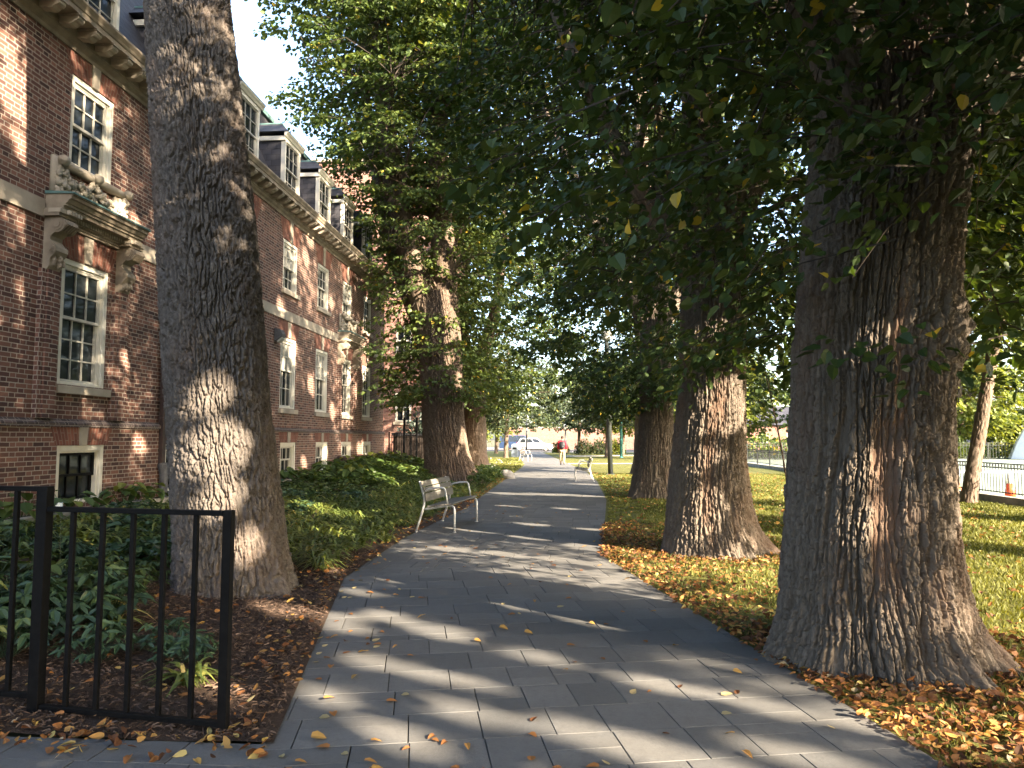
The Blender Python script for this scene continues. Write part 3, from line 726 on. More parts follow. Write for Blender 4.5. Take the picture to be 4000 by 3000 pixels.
def bark_trunk(parent, mat, cfn, rfn, z0, z1, nth, nz, cw, ch, depth, seed, weave=0.0, name="trunk", burl=None, ridge=2.6, cross_amt=.5, bare=None):
    th = np.linspace(0, 2 * np.pi, nth, endpoint=False); z = np.linspace(z0, z1, nz)
    TH, Z = np.meshgrid(th, z)
    r = rfn(TH, Z); rm = float(np.mean(r)); T = TH / (2 * np.pi)
    nu = max(6, int(round(2 * np.pi * rm / cw)))
    p1 = max(3, nu // 4); p2 = max(4, nu // 2)
    warp = (vnoise(T * p1, Z / (ch * 3.5), p1, seed) - .5) * (.9 + weave) + (vnoise(T * p2, Z / (ch * 1.1), p2, seed + 1) - .5) * (.6 + weave * .6)
    jag = (vnoise(T * nu * 3, Z / .035, nu * 3, seed + 51) - .5) * .16 + (vnoise(T * nu * 5, Z / .012, nu * 5, seed + 52) - .5) * .08
    u = T * nu + warp + jag
    # long deep fissures between ridges, then shorter cracks across the ridges, then grain
    c0 = hsh(np.floor(u).astype(int) % nu, np.zeros_like(u, int), seed + 3) * 1.7
    v1 = Z / (ch * ridge) + c0 + (vnoise(T * nu, Z / ch * 1.5, nu, seed + 5) - .5) * .5
    f1, f2, cid = worley(u, v1, nu, seed + 9)
    e = np.clip((f2 - f1 - .03) / .26, 0, 1); plate = e * e * (3 - 2 * e)
    h1, h2, cid2 = worley(u * 1.0 + jag, Z / (ch * .42) + c0 * 3 + (vnoise(T * nu * 2, Z / ch * 3, nu * 2, seed + 15) - .5) * .8, nu, seed + 19)
    e2 = np.clip((h2 - h1 - .02) / .20, 0, 1); cross_ = e2 * e2 * (3 - 2 * e2)
    g1, g2, cid3 = worley(T * (nu * 3) + warp * 3 + jag * 2, Z / (ch * .5) + cid * 5, nu * 3, seed + 21)
    fine = np.clip((g2 - g1) / .4, 0, 1)
    lump = vnoise(T * 7, Z * 1.4, 7, seed + 31) - .5
    off = depth * (plate - .8) + depth * cross_amt * (cross_ - .8) * plate + depth * .22 * (fine - .6) * plate + depth * .45 * (cid2 - .5) * plate + .03 * rm * lump + .004 * (vnoise(T * nu * 6, Z / .012, nu * 6, seed + 40) - .5)
    cid = .5 * cid + .3 * cid2 + .2 * cid3
    bm = np.zeros_like(u)
    if bare is not None:
        bm = np.clip(bare(TH, Z) + (vnoise(T * nu * 2, Z / .05, nu * 2, seed + 61) - .5) * .9 * (bare(TH, Z) > .05), 0, 1); off = off * (1 - .75 * bm) - depth * .55 * bm
    if burl is not None: off = off + burl(TH, Z)
    rr = r + off
    cx, cy = cfn(Z)
    V = np.stack([(cx + rr * np.cos(TH)).ravel(), (cy + rr * np.sin(TH)).ravel(), Z.ravel()], 1)
    j = np.arange(nth); jn = (j + 1) % nth; base = (np.arange(nz - 1) * nth)[:, None]
    F = np.stack([base + j, base + jn, base + jn + nth, base + j + nth], 2).reshape(-1, 4)
    o = np_mesh(name, V, F, mat, parent, smooth=True, attr={"plate": np.clip(.25 + .75 * cid, 0, 1).ravel(), "bare": bm.ravel()})
    return o

def limb_mesh(parent, mat, paths, n=10, name="limb", depth=.012, seed=3):
    """paths: list of (points, radii); smooth tubes with ridged bark"""
    out = []
    for pi_, (pts, rad) in enumerate(paths):
        P = np.array(pts, float); m = max(8, int(len(P) * 8)); t = np.linspace(0, len(P) - 1, m)
        # Catmull-Rom
        i = np.clip(np.floor(t).astype(int), 0, len(P) - 2); f = (t - i)[:, None]
        p0 = P[np.clip(i - 1, 0, None)]; p1 = P[i]; p2 = P[i + 1]; p3 = P[np.clip(i + 2, None, len(P) - 1)]
        Q = .5 * (2 * p1 + (p2 - p0) * f + (2 * p0 - 5 * p1 + 4 * p2 - p3) * f ** 2 + (3 * p1 - p0 - 3 * p2 + p3) * f ** 3)
        rr = np.interp(t, np.arange(len(P)), rad)
        # refine along the length
        L = np.concatenate([[0], np.cumsum(np.linalg.norm(np.diff(Q, axis=0), axis=1))]); k = max(6, int(L[-1] / max(.04, rr.mean() * .25)))
        k = min(k, 260); s = np.linspace(0, L[-1], k); Q = np.stack([np.interp(s, L, Q[:, q]) for q in range(3)], 1); rr = np.interp(s, L, rr)
        nn = int(np.clip(rr.max() * 2 * np.pi / .012, n, 160)); nn = max(n, nn)
        T = np.gradient(Q, axis=0); T /= np.linalg.norm(T, axis=1)[:, None]
        ref = np.array([0.31, .95, .05]) if abs(T[0, 1]) < .9 else np.array([1, 0, 0.]); A = np.cross(T, ref); A /= np.linalg.norm(A, axis=1)[:, None]; B = np.cross(T, A)
        th = np.linspace(0, 2 * np.pi, nn, endpoint=False); TH, S = np.meshgrid(th, s)
        nu = max(5, int(2 * np.pi * rr.mean() / .05)); tt = TH / (2 * np.pi)
        wv = (vnoise(tt * max(3, nu // 2), S / .5, max(3, nu // 2), seed + pi_) - .5) * 1.5
        f1, f2, cid = worley(tt * nu + wv, S / .22, nu, seed + pi_ * 3)
        R_ = rr[:, None] + depth * np.minimum(1, rr[:, None] / .12) * (np.clip((f2 - f1) / .4, 0, 1) - .6 + .4 * (cid - .5))
        V = Q[:, None, :] + R_[..., None] * (np.cos(TH)[..., None] * A[:, None, :] + np.sin(TH)[..., None] * B[:, None, :])
        j = np.arange(nn); jn = (j + 1) % nn; base = (np.arange(len(Q) - 1) * nn)[:, None]
        F = np.stack([base + j, base + jn, base + jn + nn, base + j + nn], 2).reshape(-1, 4)
        out.append(np_mesh(name, V.reshape(-1, 3), F, mat, parent, smooth=True, attr={"plate": cid.ravel()}))
    return out

def unit(a): return a / np.maximum(np.linalg.norm(a, axis=-1, keepdims=True), 1e-9)
def leaf_arrays(P, D, N, L, W, fold=.18, curl=.0):
    side = unit(np.cross(D, N)); N = np.cross(side, D); L = L[:, None]; W = W[:, None]
    v0 = P; v3 = P + D * L - N * L * curl
    a = P + D * L * .30 + N * W * fold; b = P + D * L * .70 + N * W * fold * .7 - N * L * curl * .4
    V = np.stack([v0, a + side * W * .50, b + side * W * .38, v3, b - side * W * .38, a - side * W * .50], 1).reshape(-1, 3)
    k = np.arange(len(P))[:, None] * 6
    F = np.concatenate([k + np.array([[0, 1, 2, 3]]), k + np.array([[0, 3, 4, 5]])], 0)
    return V, F

def leaf_arrays_fine(P, D, N, L, W, fold=.18, curl=.0):
    """nine-point leaf: midrib bent along its length, heart-shaped edge"""
    side = unit(np.cross(D, N)); N = np.cross(side, D); L = L[:, None]; W = W[:, None]
    def q(t, w, sg): return P + D * L * t + side * W * w * sg + N * (W * abs(w) * fold * 2.2 - L * curl * t * t)
    V = np.stack([P, P + D * L * .45 - N * L * curl * .2, P + D * L - N * L * curl, q(.02, .34, 1), q(.34, .52, 1), q(.74, .30, 1), q(.02, .34, -1), q(.34, .52, -1), q(.74, .30, -1)], 1).reshape(-1, 3)
    k = np.arange(len(P))[:, None] * 9
    return V, np.concatenate([k + np.array([f]) for f in ([0, 3, 4, 1], [1, 4, 5, 2], [0, 1, 7, 6], [1, 2, 8, 7])], 0)

S_ = np.array(SUN)
GAPS = []                     # holes in the canopy: (point the light falls on, radius)
def gap(p, r): GAPS.append((np.array(p, float), r * (1.05 if p[2] == 0 else 1.25)))

def sun_gap_mask(P, pad=0.0):
    keep = np.ones(len(P), bool)
    for pt, r in GAPS:
        d = P - pt; t = d @ S_; q = np.linalg.norm(d - t[:, None] * S_, axis=1)
        keep &= ~((t > .25) & (q < r + pad))
    return keep
NO_LEAF = []                  # functions P -> mask of leaves that may not stand there (inside walls, trunks)

def crown(parent, mats, base, C, A, Ls, per, size, seed, limbs=None, flat=.05, droop=.28, width=.30, reach=2.5, jit=.35, name="crown", tintf=None, up=1.0, fine=False):
    r_ = np.random.default_rng(seed); n = len(C)
    A = unit(A); idx = np.repeat(np.arange(n), per); m = len(idx)
    t = r_.uniform(.05, 1, m) ** .8; sd_ = unit(np.cross(A, np.array([0, 0, 1.])) + 1e-6)
    s = r_.normal(0, 1, m) * width * (1.05 - .6 * t); Lm = Ls[idx]
    P = C[idx] + A[idx] * (Lm * t)[:, None] + sd_[idx] * (s * Lm)[:, None]
    P[:, 2] += -droop * Lm * t ** 2 + r_.normal(0, 1, m) * flat * Lm - .12 * np.abs(s) * Lm
    D = unit(A[idx] * .55 + sd_[idx] * np.sign(s)[:, None] * .7 + np.array([0, 0, -.38]) + r_.normal(0, jit, (m, 3)))
    N = unit(np.array([0, 0, up]) + r_.normal(0, .45, (m, 3)))
    L = size[idx] * r_.uniform(.7, 1.25, m)
    keep = sun_gap_mask(P + D * (L * .5)[:, None], .02)
    for fn in NO_LEAF: keep &= fn(P)
    P, D, N, L = P[keep], D[keep], N[keep], L[keep]; im = idx[keep]
    nv = 9 if fine else 6
    V, F = (leaf_arrays_fine if fine else leaf_arrays)(P - base, D, N, L, L * r_.uniform(.72, .95, len(L)), .12 if fine else .16, .12 if fine else .08)
    st = r_.uniform(0, 1, n)
    tint = np.clip(.25 + .3 * st[im] + r_.normal(0, .14, len(P)), 0, .88)
    yel = r_.random(len(P)) < .012; tint[yel] = r_.uniform(.92, 1, yel.sum())
    if tintf is not None: tint = tintf(P, tint)
    tint = np.repeat(tint, nv)
    # twigs: three-sided tubes along each spray and back to the nearest limb point
    segs = []
    ok = np.ones(n, bool)
    for fn in NO_LEAF: ok &= fn(C)
    mid = C + A * (Ls * .5)[:, None] + np.array([0, 0, -1.]) * (droop * Ls * .25)[:, None]; end = C + A * (Ls * .92)[:, None] + np.array([0, 0, -1.]) * (droop * Ls * .85)[:, None]
    segs += [(C[ok], mid[ok], .008, .006), (mid[ok], end[ok], .006, .003)]
    if limbs is not None and len(limbs):
        LP = np.concatenate(limbs, 0)
        best = np.full(n, 1e9); bp = np.zeros((n, 3))
        for q in range(0, n, 500):
            dd = np.linalg.norm(C[q:q + 500, None, :] - LP[None], axis=2); k = dd.argmin(1); best[q:q + 500] = dd.min(1); bp[q:q + 500] = LP[k]
        okk = ok & (best < reach)
        md = (C + bp) / 2 + np.array([0, 0, .06]) * best[:, None]
        segs += [(bp[okk], md[okk], .016, .012), (md[okk], C[okk], .012, .008)]
    Vs, Fs = [V], [F]; tn = [tint]; mi = [np.zeros(len(F), int)]; off = len(V)
    for a, b, ra, rb_ in segs:
        kp = np.ones(len(a), bool)
        for tt in (0, .25, .5, .75, 1): kp &= sun_gap_mask(a + (b - a) * tt, .02)
        a, b = a[kp], b[kp]
        d = unit(b - a); x = unit(np.cross(d, np.array([.3, .2, .93]))); y = np.cross(d, x); q = len(a); vv = np.zeros((q, 6, 3))
        for k in range(3):
            an = 2 * np.pi * k / 3; o_ = x * np.cos(an) + y * np.sin(an); vv[:, k] = a - base + o_ * ra; vv[:, 3 + k] = b - base + o_ * rb_
        kk = np.arange(q)[:, None] * 6 + off
        Fs.append(np.concatenate([kk + np.array([[k, (k + 1) % 3, 3 + (k + 1) % 3, 3 + k]]) for k in range(3)], 0)); mi.append(np.ones(q * 3, int))
        Vs.append(vv.reshape(-1, 3)); tn.append(np.zeros(q * 6)); off += q * 6
    return np_mesh(name, np.concatenate(Vs), np.concatenate(Fs), mats, parent, smooth=False, attr={"tint": np.concatenate(tn)}, mat_idx=np.concatenate(mi))

def envelope(rng_, n, centre, prof, shell=.55, tilt=-.12, Lr=(.7, 1.3), sectors=None, noise_amp=.15, seed=0, clump=-.42):
    """sprays inside a crown given by a radius profile [(z, R)...]; clumped radius so the outline is uneven"""
    zs = np.array([p[0] for p in prof]); Rs = np.array([p[1] for p in prof])
    zz = np.linspace(zs[0], zs[-1], 400); wt = np.interp(zz, zs, Rs); wt = wt ** 1.3 + .05; cdf = np.cumsum(wt) / wt.sum()
    z = np.interp(rng_.random(n), cdf, zz); th = rng_.uniform(0, 2 * np.pi, n)
    lump = 1 + noise_amp * (np.sin(th * 3 + z * .9 + seed) * np.cos(z * 1.7 + th * 2 + seed * 2) + .6 * np.sin(th * 7 - z * 2.3 + seed))
    Rr = np.interp(z, zs, Rs) * lump; q = rng_.random(n) ** shell
    rr = Rr * np.clip(q, .12, 1)
    C = np.stack([centre[0] + rr * np.cos(th), centre[1] + rr * np.sin(th), z], 1)
    A = np.stack([np.cos(th), np.sin(th), np.full(n, tilt)], 1) + rng_.normal(0, .45, (n, 3)) * np.array([1, 1, .35])
    Ls = rng_.uniform(*Lr, n)
    C = C - unit(A) * (Ls * .5)[:, None]
    k = np.sin(C[:, 0] * 1.25 + seed) * np.sin(C[:, 1] * 1.1 + seed * 1.7) + np.sin(C[:, 2] * 1.5 + seed * .6 + C[:, 0] * .7) * .8 > clump
    if sectors is not None: k &= sectors(C, th, z)
    return C[k], A[k], Ls[k]

def main_limbs(rng_, stems, centre, prof, n, r0=.10, zlo=2.8):
    """limbs leaving a stem and reaching into the crown; returns paths for limb_mesh and sampled points"""
    zs = np.array([p[0] for p in prof]); Rs = np.array([p[1] for p in prof]); paths, pts = [], []
    for k in range(n):
        st = stems[rng_.integers(len(stems))]; st = np.array(st); i = rng_.uniform(.0, len(st) - 1.001); q = int(i); p = st[q] * (1 - (i - q)) + st[q + 1] * (i - q)
        if p[2] < zlo: p = st[0] * 1.0; p[2] = zlo + rng_.random()
        th = rng_.uniform(0, 2 * np.pi); rise = rng_.uniform(.2, 1.6); zt = min(p[2] + rise + 1.0, zs[-1] - .5)
        Rr = np.interp(zt, zs, Rs) * rng_.uniform(.65, .95); e = np.array([centre[0] + Rr * np.cos(th), centre[1] + Rr * np.sin(th), zt - rng_.uniform(0, 1.2)])
        m1 = p * .66 + e * .34 + np.array([0, 0, .55 * rise]); m2 = p * .3 + e * .7 + np.array([0, 0, .45 * rise])
        r = r0 * rng_.uniform(.5, 1.1)
        t = np.linspace(0, 1, 26)[:, None]; cv = (1 - t) ** 3 * p + 3 * (1 - t) ** 2 * t * m1 + 3 * (1 - t) * t ** 2 * m2 + t ** 3 * e
        if not sun_gap_mask(cv, .06).all(): continue
        paths.append(([p, m1, m2, e], [r, r * .75, r * .45, r * .15])); pts.append(cv)
    return paths, pts

M['bark_grey'] = bark_mat("ridged_grey_bark", (.10, .082, .066), (.21, .178, .146), (.19, .10, .06), .35, 1.0)
M['bark_far'] = bark_mat("ridged_brown_bark", (.11, .08, .06), (.19, .148, .115), (.18, .10, .06), .25, .9)
M['bark_elm'] = bark_mat("flaky_elm_bark", (.082, .073, .066), (.21, .186, .165), (.26, .15, .095), .2, 1.0)
M['twig'] = plain("twig_bark", (.045, .036, .028), .9, var=.3, scale=20)
GREEN = [(0, (.020, .040, .012)), (.4, (.038, .068, .018)), (.75, (.075, .108, .026)), (.9, (.14, .15, .03)), (.93, (.42, .30, .03)), (1, (.5, .36, .05))]
M['leaf_dark'] = leaf_mat("linden_leaf", GREEN, .33)
M['leaf_elm'] = leaf_mat("elm_leaf", [(0, (.042, .068, .022)), (.4, (.078, .118, .032)), (.75, (.15, .185, .044)), (.9, (.18, .18, .04)), (.93, (.42, .30, .04)), (1, (.5, .36, .05))], .30, .5)
M['leaf_bright'] = leaf_mat("yellow_green_leaf", [(0, (.07, .10, .022)), (.5, (.14, .17, .03)), (.9, (.25, .25, .04)), (1, (.45, .36, .06))], .35)
M['leaf_blue'] = leaf_mat("grey_green_leaf", [(0, (.028, .045, .025)), (.5, (.055, .078, .04)), (.9, (.13, .13, .05)), (1, (.42, .30, .06))], .3)

NO_LEAF.append(lambda P: ~((P[:, 0] < -7.0) & (P[:, 2] < 8.7) & (P[:, 1] < 30.2)) & ~((P[:, 0] < -7.6 - .5 * np.clip(P[:, 2] - 8.7, 0, 9)) & (P[:, 2] < 12) & (P[:, 1] < 30.2)))
NO_LEAF.append(lambda P: ~((np.hypot(P[:, 0], P[:, 1]) < 3.0) & (P[:, 2] < 4.7)))
def not_in(c, r, zt): NO_LEAF.append(lambda P: ~((np.hypot(P[:, 0] - c[0], P[:, 1] - c[1]) < r) & (P[:, 2] < zt)))
not_in((2.30, 5.75), .72, 5); not_in((2.08, 10.7), .66, 5); not_in((-3.9, 7.6), .65, 8)

# light that comes through the canopy
gap((-3.45, 7.12, 1.50), .24); gap((-3.55, 7.12, 2.05), .16); gap((-3.15, 7.15, .55), .15); gap((-3.35, 7.05, 1.05), .17)
gap((2.45, 10.1, 2.2), .30); gap((1.75, 10.05, .6), .26); gap((2.0, 10.05, 1.45), .14); gap((2.0, 5.1, 2.75), .10); gap((2.35, 5.1, 2.4), .08)
for x, y in ((2.2, 4.15), (2.55, 4.3), (1.95, 4.3), (2.8, 4.1)): gap((x, y, .02), .17)
for x, y in ((.9, 9.3), (1.2, 9.25), (1.6, 9.2)): gap((x, y, .02), .17)
for x, y, r in ((-1.6, 6.6, .16), (-1.0, 6.1, .15), (-.2, 5.5, .14), (.6, 4.95, .15), (1.2, 4.6, .12), (-.6, 4.4, .15), (.1, 4.1, .17), (.7, 3.75, .17), (-1.0, 5.1, .13), (-1.4, 5.3, .13), (-.6, 4.9, .1),
                (-1.7, 10.7, .15), (-.9, 10.3, .15), (-.1, 9.9, .14), (.4, 9.5, .12), (-1.5, 4.6, .13), (-.9, 4.0, .15), (1.2, 3.9, .15), (-1.9, 6.2, .12), (.2, 6.6, .13), (-.4, 7.1, .13), (-.6, 13.8, .16), (.4, 13.2, .14), (-2.1, 7.6, .12)): gap((x, y, 0), r)
for x, y, r in ((-1.6, 21.5, .35), (-.6, 21.3, .35), (.4, 21.0, .35), (-1.2, 31, .5), (.2, 30.6, .5), (-.5, 35, .6), (-.3, 38, .5), (-1.4, 17.5, .18), (0, 17, .16), (.8, 26, .3)): gap((x, y, 0), r)
for x, y, r in ((3.4, 12.6, .28), (2.8, 13.4, .3), (4.4, 12.0, .3), (2.0, 14.6, .25), (4.0, 9.0, .2), (3.6, 16.5, .4), (5.0, 17.5, .4)): gap((x, y, 0), r)
gap((-5.0, 25.6, 6.6), .7); gap((-4.3, 25.6, 5.8), .6); gap((-4.6, 25.7, 7.8), .5); gap((-4.2, 25.6, 1.3), .4); gap((-3.4, 25.9, 1.9), .25)
for y, z, r in ((9.25, 6.35, .26), (9.6, 6.1, .16), (10.2, 5.95, .13), (9.0, 6.9, .12), (9.4, 5.7, .10), (12.1, 5.4, .10), (11.6, 5.35, .13), (18.7, 5.1, .16), (19.6, 4.2, .22), (19.3, 3.6, .16), (21.2, 3.2, .2), (20.5, 6.9, .18), (20.8, 7.6, .22), (22.9, 6.0, .16), (23.2, 2.5, .18), (24.0, 4.6, .2), (25.6, 3.2, .16),
                (26.6, 4.9, .3), (26.9, 4.2, .26), (26.9, 1.1, .35), (26.2, 1.2, .2), (28.2, 2.6, .25), (28.9, 1.7, .2), (29.2, 3.4, .2), (27.5, 6.9, .3), (29, 7.2, .3), (22.5, 1.2, .14), (20.6, .9, .15), (11.9, 2.9, .10), (12.4, 1.5, .12)): gap((-7.5, y, z), r)
gap((-2.35, 13.2, .8), .14); gap((-2.3, 13.5, .7), .10); gap((-2.2, 4.5, .05), .16); gap((-2.6, 4.6, .05), .15); gap((-2.3, 4.25, .05), .14); gap((-3.0, 4.9, .1), .12); gap((-2.6, 6.7, .05), .15); gap((-1.95, 6.5, .05), .12)
for x, y, r in ((-4.6, 13.6, .3), (-3.9, 13.3, .25), (-5.6, 21, .35), (-5.2, 20.6, .3), (-6.2, 25, .5), (-5, 28, .5), (-3.4, 10.9, .2)): gap((x, y, .35), r)

def interp_fn(zs, xs): return lambda z: np.interp(z, zs, xs)
def big_tree(name, label, loc, prof_z, prof_cx, prof_r, mat, lmat, nth, nz, cw, ch, depth, seed, lobes, flare, env_c, env, nspray, per, size, stems, nlimb, ztop, weave=0., flat=.05, droop=.28, sectors=None, Lr=(.7, 1.3), tilt=-.12, warm=None, limb_r=.10, zlo=2.8, burl=None, bare=None, ridge=2.6, cross_amt=.5, shell=.55, group="large trees along the path", stem_r=None, tintf=None, fine=False, reach=2.5, clump=-.42):
    root = tag(empty(name, loc), label, "tree", group)
    b = np.array(loc, float)
    def cfn(Z): return np.interp(Z, prof_z, np.array(prof_cx) - b[0]), np.zeros_like(Z)
    def rfn(TH, Z):
        r = np.interp(Z, prof_z, prof_r); f = np.zeros_like(TH)
        for (a, wd, amp) in lobes: f = f + amp * np.exp(-((np.angle(np.exp(1j * (TH - a)))) / wd) ** 2)
        z = np.clip(Z, 0, None)
        return r * (1 + np.exp(-z / flare) * f + np.exp(-z / (flare * 3)) * f * .25 + .05 * np.exp(-z / .12))
    bark_trunk(root, mat, cfn, rfn, -.12, ztop, nth, nz, cw, ch, depth, seed, weave, burl=burl, bare=bare, ridge=ridge, cross_amt=cross_amt)
    r_ = np.random.default_rng(seed)
    limb_mesh(root, mat, [([(np.array(p) - b) for p in st], rr) for st, rr in zip(stems, stem_r)], name="stem", seed=seed, n=20, depth=.022)
    paths, pts = main_limbs(r_, stems, env_c, env, nlimb, limb_r, zlo)
    lv = limb_mesh(root, M['twig'] if mat is None else mat, [([np.array(p) - b for p in P], rr) for P, rr in paths], n=8, name="limb", seed=seed + 2, depth=.006)
    C, A, Ls = envelope(r_, nspray, env_c, env, shell, tilt, Lr, sectors, seed=seed, clump=clump)
    sz = np.full(len(C), size) * np.clip(1 + (C[:, 2] - 9) * .03, 1, 1.6)
    crown(root, [lmat, M['twig']], b, C, A, Ls, per, sz, seed + 5, pts, flat, droop, tintf=tintf, fine=fine, reach=reach)
    return root

# the leaning flaky-barked tree by the railing (its crown is above the picture)
big_tree("leaning_tree", "tall slim tree with flaky grey bark leaning left between the railing and the brick building", (-3.47, 7.6, 0),
         [-.1, 0, .5, 1.84, 3.87, 6.5, 10], [-3.45, -3.46, -3.53, -3.70, -3.905, -4.21, -4.7], [.60, .59, .555, .525, .505, .44, .34], M['bark_elm'], M['leaf_elm'], 640, 1100, .042, .14, .044, 21,
         [(-.45, .25, .22), (-1.3, .16, .08), (-2.0, .2, .10), (1.4, .6, .12), (3.3, .3, .14), (4.0, .2, .1)], .20, (-4.8, 7.4), [(10.6, 2.5), (12, 4.2), (15, 5), (18, 3)], 420, 34, .13,
         [[(-4.55, 7.6, 9), (-5.0, 7.6, 12), (-5.2, 7.5, 17)]], 14, 9.6, weave=.3, ridge=1.9, cross_amt=.25, stem_r=[[.36, .28, .08]], zlo=10.2)

def sec4(C, th, z):
    cam_a = math.atan2(-5.75, -2.3); d = np.abs(np.angle(np.exp(1j * (th - cam_a)))); r = np.hypot(C[:, 0] - 2.3, C[:, 1] - 5.75)
    dc = np.hypot(C[:, 0], C[:, 1])
    front = (d < .42) & (z < 3.55) & (C[:, 1] < 5.7)
    low_left = (C[:, 0] < 1.4) & (z < 2.9)
    return ~front & (dc > 2.3) & ~(low_left) & ~((dc < 3.6) & (z < 3.3))
def bare4(TH, Z):
    d = np.angle(np.exp(1j * (TH + 1.74))); e = np.angle(np.exp(1j * (TH + 1.56 + .04 * np.sin(Z * 3))))
    return np.exp(-(d / .17) ** 4) * np.exp(-((Z - 1.15) / .62) ** 6) + .8 * np.exp(-(e / .10) ** 4) * np.exp(-((Z - 2.1) / .6) ** 6)
def burl4(TH, Z):
    k = np.exp(-(np.angle(np.exp(1j * (TH + .55))) / .5) ** 2 - ((Z - 2.35) / .30) ** 2); return .075 * k + .05 * k * np.sin(TH * 22 + Z * 9) * np.cos(Z * 17) - .05 * np.exp(-(np.angle(np.exp(1j * (TH + 1.75))) / .20) ** 2 - ((Z - 1.35) / .55) ** 4)
T4 = big_tree("linden_tree", "massive old tree with deeply ridged bark and flaring roots, nearest on the right", (2.25, 5.75, 0),
         [-.1, 0, .35, .73, 1.42, 2.3, 3.2, 4.1, 5.4], [2.25, 2.25, 2.25, 2.25, 2.28, 2.33, 2.44, 2.56, 2.70], [.69, .68, .63, .595, .555, .54, .55, .57, .48], M['bark_grey'], M['leaf_dark'], 960, 1100, .048, .24, .048, 5,
         [(-1.12, .17, .34), (-.42, .20, .34), (-1.75, .14, .10), (-2.35, .16, .14), (3.4, .3, .14), (1.6, .5, .2)], .22, (3.4, 5.4), [(2.3, 2.0), (2.7, 3.2), (3.5, 3.9), (5, 4.2), (8, 5.0), (11, 5.2), (14, 4.8), (18, 3.6), (20.5, 1.0)], 4000, 36, .092,
         [[(2.65, 5.75, 4.6), (2.2, 6.0, 7), (2.0, 6.2, 11), (2.0, 6.3, 15)], [(2.75, 5.7, 4.0), (3.6, 5.35, 4.95), (5.0, 5.0, 6.6), (6.0, 4.9, 9)], [(2.4, 5.6, 3.9), (1.75, 5.35, 5.2), (.6, 5.2, 7.4)]], 32, 5.4,
         stem_r=[[.44, .36, .24, .08], [.36, .30, .2, .08], [.26, .22, .1]], sectors=sec4, cross_amt=.35, ridge=3.6, burl=burl4, bare=bare4, fine=True, reach=1.2, limb_r=.07, droop=.34, zlo=3.6)

rb4 = np.random.default_rng(77); nb = 210
Cb = np.stack([rb4.uniform(.9, 5.0, nb), rb4.uniform(3.3, 5.1, nb), rb4.uniform(3.35, 5.6, nb)], 1); Cb = Cb[(np.hypot(Cb[:, 0], Cb[:, 1]) > 3.5) & (Cb[:, 2] > 3.2 + .35 * np.abs(Cb[:, 0] - 3.2))]
crown(T4, [M['leaf_dark'], M['twig']], np.array([2.25, 5.75, 0.]), Cb, rb4.normal(0, 1, (len(Cb), 3)) * np.array([1, .7, .15]) + np.array([.2, -.5, -.15]), rb4.uniform(.6, 1.1, len(Cb)), 30, np.full(len(Cb), .09), 78, None, .05, .34, name="hanging_boughs", fine=True)
def bare5(TH, Z):
    d = np.angle(np.exp(1j * (TH + 1.74 + .05 * np.sin(Z * 2)))); return np.exp(-(d / .17) ** 4) * np.exp(-((Z - 1.25) / 1.0) ** 4) * .8 + np.exp(-(np.angle(np.exp(1j * (TH + 1.45))) / .16) ** 2 - ((Z - 2.1) / .35) ** 2)
def sec5(C, th, z):
    cam_a = math.atan2(-10.7, -2.05); d = np.abs(np.angle(np.exp(1j * (th - cam_a))))
    return ~((d < .30) & (z < 2.75)) & ~((C[:, 0] < 1.0) & (z < 2.9)) & (np.hypot(C[:, 0], C[:, 1]) > 4)
big_tree("linden_tree", "second old tree on the right lawn, orange-streaked trunk with a root sweeping right", (2.05, 10.7, 0),
         [-.1, 0, .46, 1.25, 2.25, 3.5, 5.5], [2.06, 2.06, 2.02, 2.03, 2.10, 2.15, 2.2], [.68, .66, .58, .51, .46, .45, .38], M['bark_grey'], M['leaf_dark'], 560, 600, .048, .28, .042, 8,
         [(-.12, .30, .34), (-1.2, .4, .10), (-2.6, .5, .10), (2.0, .6, .15)], .30, (3.1, 10.8), [(2.45, 2.3), (3, 3.5), (4.2, 4.1), (7, 4.9), (11, 5.1), (14, 4.8), (18, 3.8), (20.5, 1.0)], 3700, 34, .095,
         [[(2.2, 10.7, 4.5), (1.9, 10.8, 9), (2.0, 11, 15)], [(2.2, 10.7, 4.2), (3.6, 10.5, 7.5), (4.6, 10.4, 11)], [(2.15, 10.7, 3.6), (1.0, 10.2, 5.2), (-.2, 9.9, 7.8)]], 36, 5.5,
         stem_r=[[.32, .22, .08], [.26, .18, .06], [.18, .14, .06]], sectors=sec5, bare=bare5, clump=-.5, fine=True, reach=1.4, limb_r=.065, droop=.34, zlo=3.2)

big_tree("linden_tree", "third old tree from the front on the right lawn, partly hidden by the orange-streaked trunk", (2.5, 20.5, 0),
         [-.1, 0, .5, .94, 2.2, 4, 6], [2.45, 2.45, 2.45, 2.46, 2.50, 2.5, 2.5], [.72, .70, .62, .56, .45, .42, .36], M['bark_grey'], M['leaf_dark'], 300, 320, .06, .32, .04, 13,
         [(-2.6, .5, .12), (-.9, .5, .1), (.6, .6, .2)], .3, (2.9, 20.6), [(2.5, 2.6), (3.4, 3.9), (5, 4.6), (8, 5.0), (13, 5.0), (17, 4), (20, 1.0)], 2600, 36, .115,
         [[(2.5, 20.5, 4.5), (2.2, 20.6, 10), (2.3, 20.7, 17)], [(2.5, 20.5, 4.2), (.9, 20.2, 7.5), (-.6, 20, 11)], [(2.5, 20.5, 4.2), (4, 20.7, 7.8), (5, 20.6, 12)]], 36, 6, stem_r=[[.3, .2, .08], [.22, .15, .05], [.22, .15, .05]], clump=-.22, limb_r=.07, zlo=3.2)

